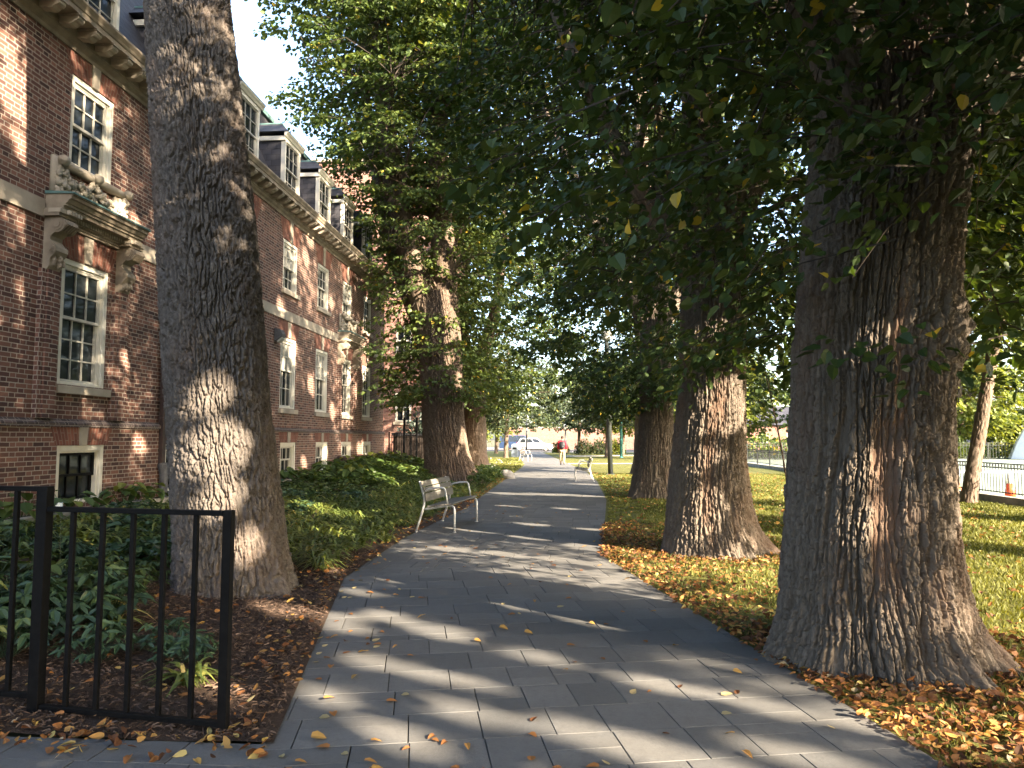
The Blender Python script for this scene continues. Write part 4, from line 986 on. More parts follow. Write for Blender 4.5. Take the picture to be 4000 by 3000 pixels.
def sec2(C, th, z):
    cam_a = math.atan2(-26.5, 4.5); d = np.abs(np.angle(np.exp(1j * (th - cam_a)))); r = np.hypot(C[:, 0] + 4.8, C[:, 1] - 26.5)
    k = np.random.default_rng(4).random(len(z))
    return ~((d < .5) & (z < 7.6) & (r < 3) & (k < .55)) & ~((d < .4) & (z > 7.6) & (z < 13.5) & (k < .35)) & ~((C[:, 0] > -2.2) & (z < 3.6))
big_tree("elm_tree", "huge three-stemmed tree behind the nearest bench, layered green foliage down its stems", (-4.15, 26.5, 0),
         [-.1, 0, .5, 1.2, 2.4, 4.45, 6.0, 7.0], [-4.12, -4.12, -4.2, -4.35, -4.47, -4.56, -4.7, -4.8], [1.02, .98, .86, .79, .75, .78, .80, .72], M['bark_far'], M['leaf_elm'], 520, 480, .085, .45, .06, 31,
         [(-.2, .45, .22), (-1.5, .4, .06), (-2.8, .5, .1), (1.5, .6, .15)], .45, (-5.0, 26.5), [(3.0, 2.2), (4.5, 3.0), (6, 2.6), (8, 2.7), (9.5, 3.2), (11, 3.6), (13, 4.6), (15, 5.4), (17, 5.6), (20, 5.0), (23, 2.0)], 2700, 42, .14,
         [[(-5.1, 26.4, 6.3), (-5.75, 26.3, 8.6), (-6.3, 26.3, 10.8), (-6.75, 26, 14.7), (-7.1, 26, 20)], [(-4.4, 26.6, 6.0), (-4.55, 26.6, 9), (-4.75, 26.6, 12.9), (-4.4, 27, 20)], [(-5.2, 27, 5.6), (-6.3, 27.2, 8.3), (-7.1, 27.3, 11.3), (-8, 27.5, 16)]], 40, 7.0,
         stem_r=[[.52, .46, .42, .32, .1], [.50, .44, .36, .1], [.45, .38, .3, .1]], flat=.025, droop=.18, clump=-.9, sectors=sec2, Lr=(1.0, 1.9), tilt=-.05, limb_r=.09, zlo=3.4, shell=.7)

big_tree("elm_tree", "dark broad trunk standing directly behind the three-stemmed tree on the left of the path", (-5.5, 43, 0),
         [-.1, 0, .8, 2.5, 5, 7], [-5.5, -5.5, -5.5, -5.5, -5.5, -5.5], [1.0, .98, .86, .8, .75, .6], M['bark_far'], M['leaf_elm'], 160, 160, .09, .5, .045, 37,
         [(-.5, .5, .12), (3, .5, .12)], .4, (-5.3, 43), [(3.2, 3.2), (5, 5), (8, 6), (13, 6.2), (17, 4), (19, .8)], 1300, 34, .20,
         [[(-5.5, 43, 5), (-6.5, 43, 10), (-7, 43, 17)], [(-5.5, 43, 5), (-4, 43, 10), (-3.6, 43, 16)]], 30, 7, stem_r=[[.5, .35, .1], [.45, .3, .1]], flat=.03, droop=.2, Lr=(1.1, 2.0), tilt=-.08)

big_tree("linden_tree", "tree added on the right lawn behind the third trunk to shade the far left", (3.55, 33.5, 0),  # added tree, trunk out of sight; blocks sun from the far trunk and wing
         [-.1, 0, .8, 2.5, 5, 7], [3.55] * 6, [.62, .6, .46, .42, .4, .36], M['bark_grey'], M['leaf_dark'], 120, 120, .08, .4, .04, 41,
         [(-.5, .5, .12), (3, .5, .12)], .4, (3.6, 33.5), [(2.8, 2.6), (4, 4), (7, 5), (11, 5), (14, 4), (17, .8)], 1500, 34, .18,
         [[(3.55, 33.5, 5), (3.5, 33.5, 14)]], 24, 7, stem_r=[[.4, .1]], clump=-.25, Lr=(.9, 1.6))
# trees outside the picture on the sunny side, whose shade lies on the path
def shade_tree(loc, label, seed, env, n=2300, size=.18):
    big_tree("linden_tree", label, (loc[0], loc[1], 0), [-.1, 0, .8, 3, 6], [loc[0]] * 5, [.7, .68, .55, .5, .4], M['bark_grey'], M['leaf_dark'], 60, 40, .09, .4, .03, seed, [(0, .6, .15)], .3, (loc[0], loc[1]), env, n, 34, size,
             [[(loc[0], loc[1], 4), (loc[0] + .4, loc[1], 10), (loc[0], loc[1], 14)]], 16, 6, stem_r=[[.4, .25, .06]], group="trees behind the viewpoint")
ENV0 = [(2.6, 3.0), (3.6, 4.4), (6, 5.3), (10, 5.4), (13, 3.6), (15.5, .8)]
shade_tree((3.2, -3.6), "old tree standing just behind the viewpoint on the right lawn", 51, ENV0)
shade_tree((3.2, -10.5), "old tree farther behind the viewpoint on the right lawn", 52, ENV0)
shade_tree((12.2, -6.9), "tree beside the sports field behind the viewpoint", 53, [(2.4, 3.0), (3.4, 4.6), (6, 5.6), (9, 5.0), (12, 3.0), (13.5, .8)], 2000)

shade_tree((10.2, 8.2), "tree beside the field fence just outside the right edge", 55, [(3.5, 2.2), (4.4, 3.2), (7, 3.8), (10, 3.4), (12.5, .8)], 1300)
shade_tree((10.3, 14.3), "second tree beside the field fence just outside the right edge", 56, [(3.8, 1.8), (4.8, 2.6), (7, 3.2), (10, 3.0), (12.5, .8)], 1000)

def small_tree(name, label, loc, h, r, env, lmat, n, per, size, seed, lean=(0, 0), cat="tree", group=None, z0=None, rf=None, Lr=(.6, 1.2), nl=16):
    root = tag(empty(name, loc), label, cat, group); b = np.array(loc, float); r_ = np.random.default_rng(seed)
    tp = np.array([loc[0] + lean[0], loc[1] + lean[1], h]); p = lambda t: b * (1 - t) + tp * t
    tr = limb_mesh(root, M['bark_far'], [([np.array([0, 0, -.1]), (p(.06) - b), (p(.4) - b) + np.array([.03, 0, 0]), p(.7) - b, p(1.) - b], [r * 1.5, r * 1.05, r * .85, r * .55, r * .1])], n=14, name="trunk", seed=seed, depth=.016)
    c = (tp[0] * .6 + b[0] * .4, tp[1] * .6 + b[1] * .4)
    paths, pts = main_limbs(r_, [[tuple(p(.35)), tuple(p(.6)), tuple(p(.9))]], c, env, nl, r * .35, env[0][0])
    limb_mesh(root, M['bark_far'], [([np.array(q) - b for q in P], rr) for P, rr in paths], n=6, name="limb", seed=seed, depth=.003)
    C, A, Ls = envelope(r_, n, c, env, .5, -.1, Lr, seed=seed)
    crown(root, [lmat, M['twig']], b, C, A, Ls, per, np.full(len(C), size), seed + 1, pts, .05, .25)
    return root
small_tree("young_tree", "slim tree leaning right in front of the field fence with bare forked lower branches", (10.0, 19.2, 0), 9.5, .16, [(4.2, 1.6), (5, 2.6), (7, 3.2), (9, 2.4), (10.5, .5)], M['leaf_bright'], 420, 30, .13, 61, (1.9, .1))
small_tree("sapling", "thin many-stemmed sapling growing beside the biggest trunk", (4.25, 14.2, 0), 3.8, .018, [(1.0, .35), (2, .7), (3.3, .8), (4.2, .2)], M['leaf_bright'], 60, 14, .09, 62, (-.5, .3), nl=10, Lr=(.3, .6))
for i, (x, y, h, lm, lb) in enumerate((
        (-7.6, 80, 9, 'leaf_bright', "small street tree with a pale trunk left of the white car"), (3.6, 65, 8, 'leaf_blue', "young tree with grey-green leaves right of the walking person"),
        (5.2, 68, 8, 'leaf_bright', "thin young tree right of the lamp post beside the teal post"), (-4.9, 60, 10, 'leaf_blue', "dark leafy tree hanging over the far left bench"),
        (1.4, 80, 9, 'leaf_blue', "grey-green tree over the hedge in front of the road"), (8.6, 58, 9, 'leaf_bright', "yellow-green tree on the far right lawn"))):
    big = i in (3, 4)
    small_tree("street_tree", lb, (x, y, 0), h, .17, [(2.3 if not big else 2.6, 1.9), (3.2, 3.0 + big), (5.5, 3.6 + big), (8, 2.6 + big), (h + .8, .5)], M[lm], 460 if big else 340, 26, .24, 70 + i, (.2, 0), group="young trees near the end of the path", Lr=(.9, 1.7))
for i, (x, y, h, lm) in enumerate(((34, 66, 9, 0), (42, 74, 11, 0), (27, 78, 12, 1), (19, 84, 12, 0), (13.5, 76, 10, 0), (50, 66, 10, 1), (24, 62, 9, 0), (-13, 66, 13, 1), (-2, 128, 15, 1), (12, 130, 14, 0), (-16, 126, 14, 0), (30, 120, 16, 1), (58, 84, 13, 0))):
    pos_ = ["behind the small house", "beyond the pale tent", "far behind the field between the trunks", "near the end of the far fence", "past the near end of the hedge", "at the far right of the field", "on the far side of the field by the hedge", "behind the brick wing", "behind the brick wall across the road", "right of the brick wall across the road", "left of the blue van across the road", "far beyond the field track", "at the farthest right corner"][i]
    small_tree("background_tree", "sunlit yellow-green tree " + pos_ if lm == 0 else "darker green tree " + pos_, (x, y, 0), h, .22, [(1.6, 2.6), (3.0, 4.2), (h * .55, 4.8), (h * .85, 3.0), (h + .6, .5)], M['leaf_bright'] if lm == 0 else M['leaf_elm'], 420, 24, .36, 90 + i, (.2, 0), group="trees beyond the field and the road", Lr=(1.0, 2.0), nl=10)

# ------------------------------------------------------------------ planting, grass and fallen leaves
M['perennial'] = leaf_mat("perennial_leaf", [(0, (.020, .044, .026)), (.5, (.048, .090, .044)), (.9, (.11, .16, .055)), (1, (.3, .28, .06))], .2, .42, .4, (1.1, 1.2, .5))
M['hosta'] = leaf_mat("hosta_leaf", [(0, (.035, .065, .018)), (.6, (.075, .12, .03)), (.95, (.20, .22, .05)), (1, (.35, .30, .08))], .3, .45)
M['strap'] = leaf_mat("strap_leaf", [(0, (.05, .08, .02)), (.5, (.115, .155, .038)), (.9, (.23, .25, .06)), (1, (.38, .29, .10))], .3, .45)
M['grass'] = leaf_mat("grass_blade", [(0, (.055, .064, .018)), (.5, (.13, .142, .036)), (.9, (.24, .235, .075)), (1, (.34, .28, .13))], .3, .6, .2)
M['dry'] = leaf_mat("fallen_leaf", [(0, (.07, .034, .018)), (.25, (.16, .068, .03)), (.5, (.34, .15, .045)), (.72, (.42, .26, .075)), (.88, (.44, .36, .13)), (1, (.40, .32, .20))], .22, .6, .25, (1.1, 1, .7))
M['chip'] = leaf_mat("mulch_chip", [(0, (.036, .026, .020)), (.5, (.110, .074, .056)), (1, (.22, .155, .115))], 0.02, .9, .15)

def straps(P, az, L, W, rise, tint, nseg=5):
    n = len(P); t = np.linspace(0, 1, nseg + 1)[None, :]
    out = L[:, None] * (.22 * t + .55 * t ** 2); zz = L[:, None] * (rise[:, None] * t - (rise[:, None] * .85) * t ** 2.4)
    d = np.stack([np.cos(az), np.sin(az)], 1); s = np.stack([-np.sin(az), np.cos(az)], 1)
    wd = W[:, None] * np.clip(np.sin(np.pi * (.16 + .84 * t)) ** .6, .05, 1)
    c = np.stack([P[:, 0:1] + d[:, 0:1] * out, P[:, 1:2] + d[:, 1:2] * out, P[:, 2:3] + zz], 2)
    sh = np.concatenate([s, np.zeros((n, 1))], 1)[:, None, :] * wd[..., None] * .5
    V = np.stack([c - sh, c + sh], 2).reshape(-1, 3); k = (nseg + 1) * 2; b = np.arange(n)[:, None] * k
    F = np.concatenate([b + np.array([[2 * q, 2 * q + 1, 2 * q + 3, 2 * q + 2]]) for q in range(nseg)], 0)
    return V, F, np.repeat(tint, k)

def strap_clump_mesh(parent, n, L, W, seed, name="leaves"):
    r_ = np.random.default_rng(seed); P = np.concatenate([r_.normal(0, .035, (n, 2)), np.zeros((n, 1))], 1)
    V, F, t = straps(P, r_.uniform(0, 6.283, n), L * r_.uniform(.6, 1.1, n), W * r_.uniform(.8, 1.2, n), r_.uniform(.5, 1.2, n), np.clip(r_.normal(.6, .2, n), 0, 1), 6)
    return np_mesh(name, V, F, M['strap'], parent, attr={"tint": t})
for k, (x, y, n, L, lb) in enumerate(((-2.46, 4.72, 46, .36, "yellow-green strap-leaved clump in the sun just behind the railing's right end"), (-3.95, 6.15, 60, .50, "strap-leaved clump among the dark leaves behind the middle of the railing"),
        (-3.62, 5.75, 40, .42, "strap-leaved clump in front of the dark leafy mass behind the railing"), (-2.95, 8.75, 60, .55, "strap-leaved clump beside the leaning trunk, at the front of the grassy bed"),
        (-2.75, 11.2, 30, .45, "upright light green strap-leaved clump in front of the near bench"), (-4.6, 7.0, 44, .5, "arching strap-leaved clump left of the leaning trunk"))):
    t = tag(empty("strap_leaved_plant", (x, y, float(gz(x, y)) + .01), k), lb, "plant", "strap-leaved clumps in the bed"); strap_clump_mesh(t, n, L, .026, 200 + k)

def palmate(parent, n, R_, H, size, seed, mat, lets=5, dome=True):
    r_ = np.random.default_rng(seed); a = r_.uniform(0, 6.283, n); q = np.sqrt(r_.random(n)); x, y = R_ * q * np.cos(a), R_ * q * np.sin(a)
    z = H * (1 - .55 * q ** 2) * r_.uniform(.55, 1.05, n); P = np.stack([x, y, z], 1)
    outw = np.stack([np.cos(a), np.sin(a), np.zeros(n)], 1); Ps, Ds, Ns, Ls, Ti = [], [], [], [], []
    ti = np.clip(r_.normal(.45, .2, n), 0, .95)
    for k in range(lets):
        da = (k - (lets - 1) / 2) * (1.15 if lets > 1 else 0); aa = a + da + r_.normal(0, .15, n)
        Ds.append(unit(np.stack([np.cos(aa), np.sin(aa), r_.uniform(-.75, .15, n)], 1))); Ps.append(P); Ns.append(unit(outw * .35 + np.array([0, 0, 1.]) + r_.normal(0, .2, (n, 3))))
        Ls.append(size * r_.uniform(.7, 1.15, n) * (1 - .12 * abs(k - (lets - 1) / 2))); Ti.append(ti)
    P, D, N, L = map(np.concatenate, (Ps, Ds, Ns, Ls)); V, F = leaf_arrays(P, D, N, L, L * (.42 if lets > 1 else .78), .14, .18)
    st = MB()
    for i in range(n): st.tube([(x[i] * .25, y[i] * .25, 0), (x[i] * .8, y[i] * .8, z[i] * .7), (x[i], y[i], z[i])], [.004, .003, .003], 3, False)
    sv = np.array(st.v); sf = np.array(st.f)
    V2 = np.concatenate([V, sv]); F2 = np.concatenate([F, sf + len(V)])
    return np_mesh("leaves", V2, F2, mat, parent, attr={"tint": np.concatenate([np.repeat(np.concatenate(Ti), 6), np.full(len(sv), .2)])})
GRP = "dark leafy perennials behind the railing"
protos = []
for k in range(5):
    t = tag(empty("leafy_perennial", (0, 0, 0)), "dark blue-green leafy perennial in the bed behind the black railing", "plant", GRP); palmate(t, 46, .42, .46, .15, 300 + k, M['perennial']); protos.append(t)
M['mid_leaf'] = leaf_mat("mid_green_leaf", [(0, (.03, .05, .018)), (.5, (.065, .10, .032)), (.9, (.14, .17, .05)), (1, (.34, .30, .08))], .28, .45)
for k in range(3):
    t = tag(empty("leafy_perennial", (0, 0, 0)), "mid green broad-leaved perennial in the bed behind the black railing", "plant", "mid green perennials behind the railing"); palmate(t, 30, .42, .55, .20, 320 + k, M['mid_leaf'], 3); protos.append(t)
spots = [(-3.28, 5.05, .62), (-2.98, 5.35, .55), (-2.68, 5.15, .5), (-3.9, 4.9, .8), (-4.35, 4.75, .9)]
rp = random.Random(3)
for row in range(4):
    for c in range(8):
        x = -6.75 + c * .42 + rp.uniform(-.15, .15); y = 5.3 + row * .72 + rp.uniform(-.2, .2)
        if x > -4.15 + .06 * row and y < 9: 
            if math.hypot(x + 3.47, y - 7.6) < 1.0 or x > -3.7: continue
        spots.append((x, y, rp.uniform(.8, 1.1) * (1.0 if y < 6.2 else .62)))
for i, (x, y, s) in enumerate(spots):
    o = protos[i] if i < 8 else copy_tree(protos[(0, 5, 1, 6, 2, 7, 3, 4, 5, 6)[(i * 7) % 10]])
    o.location = (x, y, float(gz(x, y)) + .005); o.rotation_euler = (0, 0, rp.uniform(0, 6.28)); o.scale = (s, s, s)
    if i < 3: o['label'] = ["small dark blue-green plant in the mulch, left one of the pair behind the railing", "small dark blue-green plant in the mulch, right behind the left one of the pair", "smallest dark plant just behind the yellow-green clump by the railing"][i]; o['group'] = "small dark plants in the mulch"
HG = "hostas along the brick wall"; hp = []
for k in range(3):
    t = tag(empty("hosta", (0, 0, 0)), "broad-leaved green hosta in the strip between kerb and brick wall", "plant", HG); palmate(t, 22, .34, .42, .26, 330 + k, M['hosta'], 1); hp.append(t)
hs = [(-7.28, 8.4), (-7.3, 9.4), (-7.28, 10.3), (-7.25, 11.65), (-7.3, 12.4), (-7.28, 14.6), (-7.25, 15.8), (-7.3, 17.0), (-7.28, 18.1), (-7.3, 19.2), (-7.0, 21.3), (-6.8, 22.5), (-7.1, 23.4), (-6.6, 24.3), (-7.0, 25.2), (-6.9, 26.3), (-7.1, 27.5), (-6.6, 28.4), (-7.0, 29.4), (-6.3, 22.9), (-6.1, 21.4), (-5.9, 20.1), (-6.4, 19.9)]
for i, (x, y) in enumerate(hs):
    o = hp[i] if i < 3 else copy_tree(hp[i % 3]); o.location = (x, y, .52 if y < 19.8 and x < -7.02 else float(gz(x, y))); o.rotation_euler = (0, 0, rp.uniform(0, 6.28)); s = rp.uniform(.8, 1.2); o.scale = (s, s, s)
    if y >= 19.8: o['label'] = "broad-leaved green hosta in the open bed beyond the end of the kerb"; o['group'] = "hostas beyond the kerb"
pp = []
for k in range(2):
    t = tag(empty("leafy_perennial", (0, 0, 0)), "light green leafy perennial in the border right of the three-stemmed tree", "plant", "perennials right of the three-stemmed tree"); palmate(t, 50, .45, .55, .16, 350 + k, M['hosta'], 3); pp.append(t)
for i, (x, y) in enumerate(((-2.95, 25.2), (-3.3, 27.4), (-2.75, 27.0), (-2.9, 28.6), (-3.5, 29.4), (-2.85, 30.3), (-3.3, 31.3), (-2.75, 23.9))):
    o = pp[i] if i < 2 else copy_tree(pp[i % 2]); o.location = (x, y, float(gz(x, y))); o.rotation_euler = (0, 0, rp.uniform(0, 6.28))
M['petal'] = leaf_mat("white_petal", [(0, (.75, .74, .70)), (1, (.85, .84, .8))], .25, .5)
for i, (x, y, z, lb) in enumerate(((-4.62, 6.45, .98, "tallest white anemone flower rising behind the railing's thick post"), (-4.75, 6.4, .90, "white anemone flower just left of the tallest one"), (-4.55, 5.6, .92, "small white anemone flower between the railing bars on the left"),
                                  (-3.0, 32.3, .7, "white flowers at the foot of the dark trunk on the left of the path"), (-2.75, 29.2, .66, "white flower among the light green perennials"))):
    t = tag(empty("anemone", (x, y, float(gz(x, y)))), lb, "flower", "white anemones"); h = z - float(gz(x, y))
    m_ = MB(); m_.tube([(.04, 0, 0), (.01, 0, h * .6), (0, 0, h)], [.004, .003, .003], 4); m_.build("stem", M['perennial'], t)
    for q in range(1 if i < 3 else 5):
        ox, oy = (0, 0) if q == 0 else (rp.uniform(-.35, .2), rp.uniform(-.3, .3)); an = np.linspace(0, 6.283, 7)[:-1]
        D = np.stack([np.cos(an), np.sin(an) * .5 - .5, np.sin(an) * .6 + .3], 1); V, F = leaf_arrays(np.tile([[ox, oy, h + (.0 if q == 0 else rp.uniform(-.2, .05))]], (6, 1)), unit(D), np.tile([[0, -.8, .6]], (6, 1)), np.full(6, .045), np.full(6, .042))
        np_mesh("flower", V, F, M['petal'], t, attr={"tint": np.full(len(V), .5)})

def scatter_region(n, x0, x1, y0, y1, fn, r_):
    P = np.stack([r_.uniform(x0, x1, n), r_.uniform(y0, y1, n)], 1); return P[fn(P[:, 0], P[:, 1])]
# mass of day-lily leaves between the leaning trunk and the bench
r_ = np.random.default_rng(401)
P = scatter_region(2500, -6.85, -2.6, 8.3, 22.5, lambda x, y: (x < px_at(PATH_L, y) - .28 - .25 * np.sin(y * 2.1) ** 2 - .9 * np.clip(9.2 - y, 0, 1)) & (np.hypot(x + 3.47, y - 7.6) > .95), r_)
P = P[(P[:, 1] < 16) | (P[:, 0] > -4.6)]; P = np.repeat(P, 5, 0) + r_.normal(0, .06, (len(P) * 5, 2)); n = len(P)
V, F, t = straps(np.concatenate([P, gz(P[:, 0], P[:, 1])[:, None]], 1), r_.uniform(0, 6.283, n), r_.uniform(.30, .58, n), r_.uniform(.028, .046, n), r_.uniform(.5, 1.15, n), np.clip(r_.normal(.52, .2, n) + .15 * np.sin(P[:, 0] * 2.2 + P[:, 1]), 0, 1), 4)
tag(np_mesh("daylily_bed", V, F, M['strap'], attr={"tint": t}), "mass of arching day-lily leaves between the leaning trunk and the bench", "ground cover", kind='stuff')
def cover(name, label, n, x0, x1, y0, y1, fn, h0, h1, size, mat, seed):
    r_ = np.random.default_rng(seed); P = scatter_region(n, x0, x1, y0, y1, fn, r_); n = len(P); a = r_.uniform(0, 6.283, n)
    bump = .5 + .5 * np.sin(P[:, 0] * 3.1 + seed) * np.cos(P[:, 1] * 2.3)
    Z = gz(P[:, 0], P[:, 1]) + h0 + (h1 - h0) * bump * r_.random(n) ** .5
    D = unit(np.stack([np.cos(a), np.sin(a), r_.uniform(-.6, .3, n)], 1)); N = unit(np.array([0, 0, 1.]) + r_.normal(0, .35, (n, 3))); L = size * r_.uniform(.6, 1.3, n)
    V, F = leaf_arrays(np.concatenate([P, Z[:, None]], 1), D, N, L, L * .75, .15, .12)
    tag(np_mesh(name, V, F, mat, attr={"tint": np.repeat(np.clip(r_.normal(.45, .2, n), 0, .96), 6)}), label, "ground cover", kind='stuff')
cover("ivy_cover", "low dark leafy ground cover between the building and the three-stemmed tree", 15000, -6.95, -2.75, 15.5, 31, lambda x, y: (x < px_at(PATH_L, y) - .35) & (np.hypot(x + 4.2, y - 26.5) > 1.05) & ~((y > 24.5) & (x > -4.6) & (y < 26)), .02, .15, .11, M['mid_leaf'], 411)
cover("leafy_cover", "low green leafy ground cover in front of the planter kerb", 9000, -6.95, -4.2, 7.5, 16.5, lambda x, y: x < -4.6 + .3 * np.sin(y * 1.7), .03, .22, .12, M['perennial'], 412)
cover("bed_greenery", "bright green leafy ground cover under the far windows", 5000, -7.0, -4.9, 18.5, 30, lambda x, y: x < -5.2 + .4 * np.sin(y * 1.3), .08, .32, .15, M['hosta'], 413)

# lawn blades
r_ = np.random.default_rng(421)
def blades(name, label, n, x0, x1, y0, y1, fn, hgt, seed):
    r_ = np.random.default_rng(seed); P = np.stack([r_.uniform(x0, x1, n), y0 + (y1 - y0) * r_.random(n) ** 1.7], 1); P = P[fn(P[:, 0], P[:, 1])]; n = len(P); a = r_.uniform(0, 6.283, n); dist = np.hypot(P[:, 0], P[:, 1])
    w_ = .0028 + .0007 * dist; h = hgt * r_.uniform(.5, 1.2, n); s = np.stack([np.cos(a), np.sin(a)], 1) * w_[:, None]; z = gz(P[:, 0], P[:, 1]) * (P[:, 0] < 0); l = r_.normal(0, .5, (n, 2)) * h[:, None]
    V = np.stack([np.concatenate([P - s, z[:, None]], 1), np.concatenate([P + s, z[:, None]], 1), np.concatenate([P + l, (z + h)[:, None]], 1)], 1).reshape(-1, 3)
    F = np.arange(n * 3).reshape(-1, 3)
    pt = .45 + .18 * np.sin(P[:, 0] * 1.9 + 1) * np.cos(P[:, 1] * 1.1)
    tag(np_mesh(name, V, F, M['grass'], attr={"tint": np.repeat(np.clip(r_.normal(0, .17, n) + pt, 0, 1), 3)}), label, "grass", kind='stuff')
thin = lambda x, y: (np.hypot(x - 2.25, y - 5.75) > .75) & (np.hypot(x - 2.05, y - 10.7) > .7) & ((x > px_at(PATH_R, y) + .8) | (np.sin(x * 9) * np.cos(y * 7) > .1))
blades("grass", "mown grass of the right lawn", 220000, .4, 10.6, 2.6, 34, lambda x, y: (x > px_at(PATH_R, y) + .05) & thin(x, y), .055, 422)
blades("grass", "grass of the far left lawn", 16000, -8, -2.2, 29, 60, lambda x, y: x < px_at(PATH_L, y) - .1, .08, 423)

# leaf litter
def litter(name, label, P, size, seed, mean=.4, sd_=.22, mat=None, lift=.012, flatn=.45, wr=.72, fine=False):
    r_ = np.random.default_rng(seed); n = len(P); a = r_.uniform(0, 6.283, n); z = np.where(P[:, 0] < -1.2, gz(P[:, 0], P[:, 1]), 0.0)
    D = unit(np.stack([np.cos(a), np.sin(a), r_.normal(0, .3, n)], 1)); N = unit(np.array([0, 0, 1.]) + r_.normal(0, flatn, (n, 3))); L = size * r_.uniform(.5, 1.3, n)
    V, F = (leaf_arrays_fine if fine else leaf_arrays)(np.concatenate([P, (z + lift + r_.random(n) * lift * 1.5)[:, None]], 1), D, N, L, L * wr * r_.uniform(.6, 1, n), r_.uniform(-.05, .30, (n, 1)) if fine else .30, r_.uniform(-.35, .3, (n, 1)) if fine else .22)
    return tag(np_mesh(name, V, F, mat or M['dry'], attr={"tint": np.repeat(np.clip(r_.normal(mean, sd_, n), 0, 1), 9 if fine else 6)}), label, "leaf litter", kind='stuff')
r_ = np.random.default_rng(431)
def near_edge(x, y):
    e = x - px_at(PATH_R, y); d4 = np.hypot(x - 2.25, y - 5.75); d5 = np.hypot(x - 2.05, y - 10.7)
    dens = np.exp(-np.clip(e, 0, 9) / .75) * 1.0 + .9 * np.exp(-((d4 - .8) / .7) ** 2) * (y < 6.5) + .7 * np.exp(-((d5 - .8) / .6) ** 2)
    dens = np.where((y < 5.4) & (e < 2.0), np.maximum(dens, 1.0), dens * .62)
    return (e > -.04) & (d4 > .72) & (d5 > .66) & (r_.random(len(x)) < dens)
P = scatter_region(42000, .4, 4.8, 2.9, 14, near_edge, r_)
litter("leaf_litter", "drift of dry orange and brown fallen leaves along the right edge of the path", P, .052, 432, .33, .27, fine=True, flatn=.75, lift=.018)
P = scatter_region(2600, .6, 9, 4, 34, lambda x, y: x > px_at(PATH_R, y) + .1, r_); litter("scattered_leaves", "fallen leaves scattered over the right lawn", P, .07, 433, .45, .22, lift=.03)
P = scatter_region(1050, -4.2, -1.4, 3.88, 9.2, lambda x, y: (x < px_at(PATH_L, y) + .03) & (np.hypot(x + 3.47, y - 7.6) > .6) & (r_.random(len(x)) < np.where(x > px_at(PATH_L, y) - .45, 1., .28)), r_)
litter("mulch_leaves", "yellow and orange fallen leaves on the mulch left of the path", P, .064, 434, .50, .22, lift=.02, fine=True)
P = scatter_region(2200, -3.6, -2.0, 9, 30, lambda x, y: (x < px_at(PATH_L, y) + .05) & (r_.random(len(x)) < np.exp(-(px_at(PATH_L, y) - x) / .3)), r_); litter("edge_leaves", "fallen leaves gathered along the left edge of the path", P, .07, 435, .5, .2)
P = scatter_region(300, -4, -1.5, 3.62, 4.0, lambda x, y: r_.random(len(x)) < .6, r_); litter("edge_leaves", "yellow fallen leaves under the railing at the front", P, .06, 436, .5, .22, fine=True)
P = scatter_region(30000, -4.8, -1.45, 3.87, 10.2, lambda x, y: (x < px_at(PATH_L, y) - .01) & (np.hypot(x + 3.47, y - 7.6) > .56), r_)
litter("mulch_chips", "shredded brown bark mulch", P, .042, 437, .45, .25, M['chip'], .016, .5, .30)

# single leaves lying on the pavers
variants = []
for k, (ti, kind_, sz) in enumerate(((.70, "yellow", .075), (.48, "orange", .065), (.22, "brown", .06), (.95, "pale tan", .065), (.60, "gold", .07), (.35, "rust", .055))):
    rr = np.random.default_rng(500 + k); L = np.array([sz]); V, F = leaf_arrays_fine(np.array([[-sz / 2, 0, .006]]), np.array([[1., 0, .05 * (k % 3)]]), unit(np.array([[.1, .25 * ((k % 3) - 1), 1.]])), L, L * (.8 - .06 * k), .10 + .06 * (k % 3), .25 - .14 * (k % 4))
    V = V + np.array([0, 0, .004 - V[:, 2].min()]); me_o = np_mesh("fallen_leaf", V, F, M['dry'], attr={"tint": np.full(9, ti)}); variants.append((me_o, kind_))
rl = random.Random(12); placed = 0
while placed < 190:
    y = 3.55 + 15 * rl.random() ** 1.9; a, b = float(px_at(PATH_L, y)), float(px_at(PATH_R, y)); t = rl.random() ** 1.7; x = a + .05 + (b - a - .1) * t
    k = rl.choice((0, 1, 1, 2, 3, 3, 4, 5)); src, kind_ = variants[k]
    used = src.get('label'); o = src if not used else src.copy()
    if used: col.objects.link(o)
    tag(o, kind_ + " dry leaf lying on the grey pavers of the path", "leaf", "single " + kind_ + " leaves on the path")
    o.location = (x, y, .005); o.rotation_euler = (0, 0, rl.uniform(0, 6.28)); s = rl.uniform(.7, 1.15); o.scale = (s, s, s); placed += 1
for me_o, kind_ in variants:
    if not me_o.get('label'): bpy.data.objects.remove(me_o)

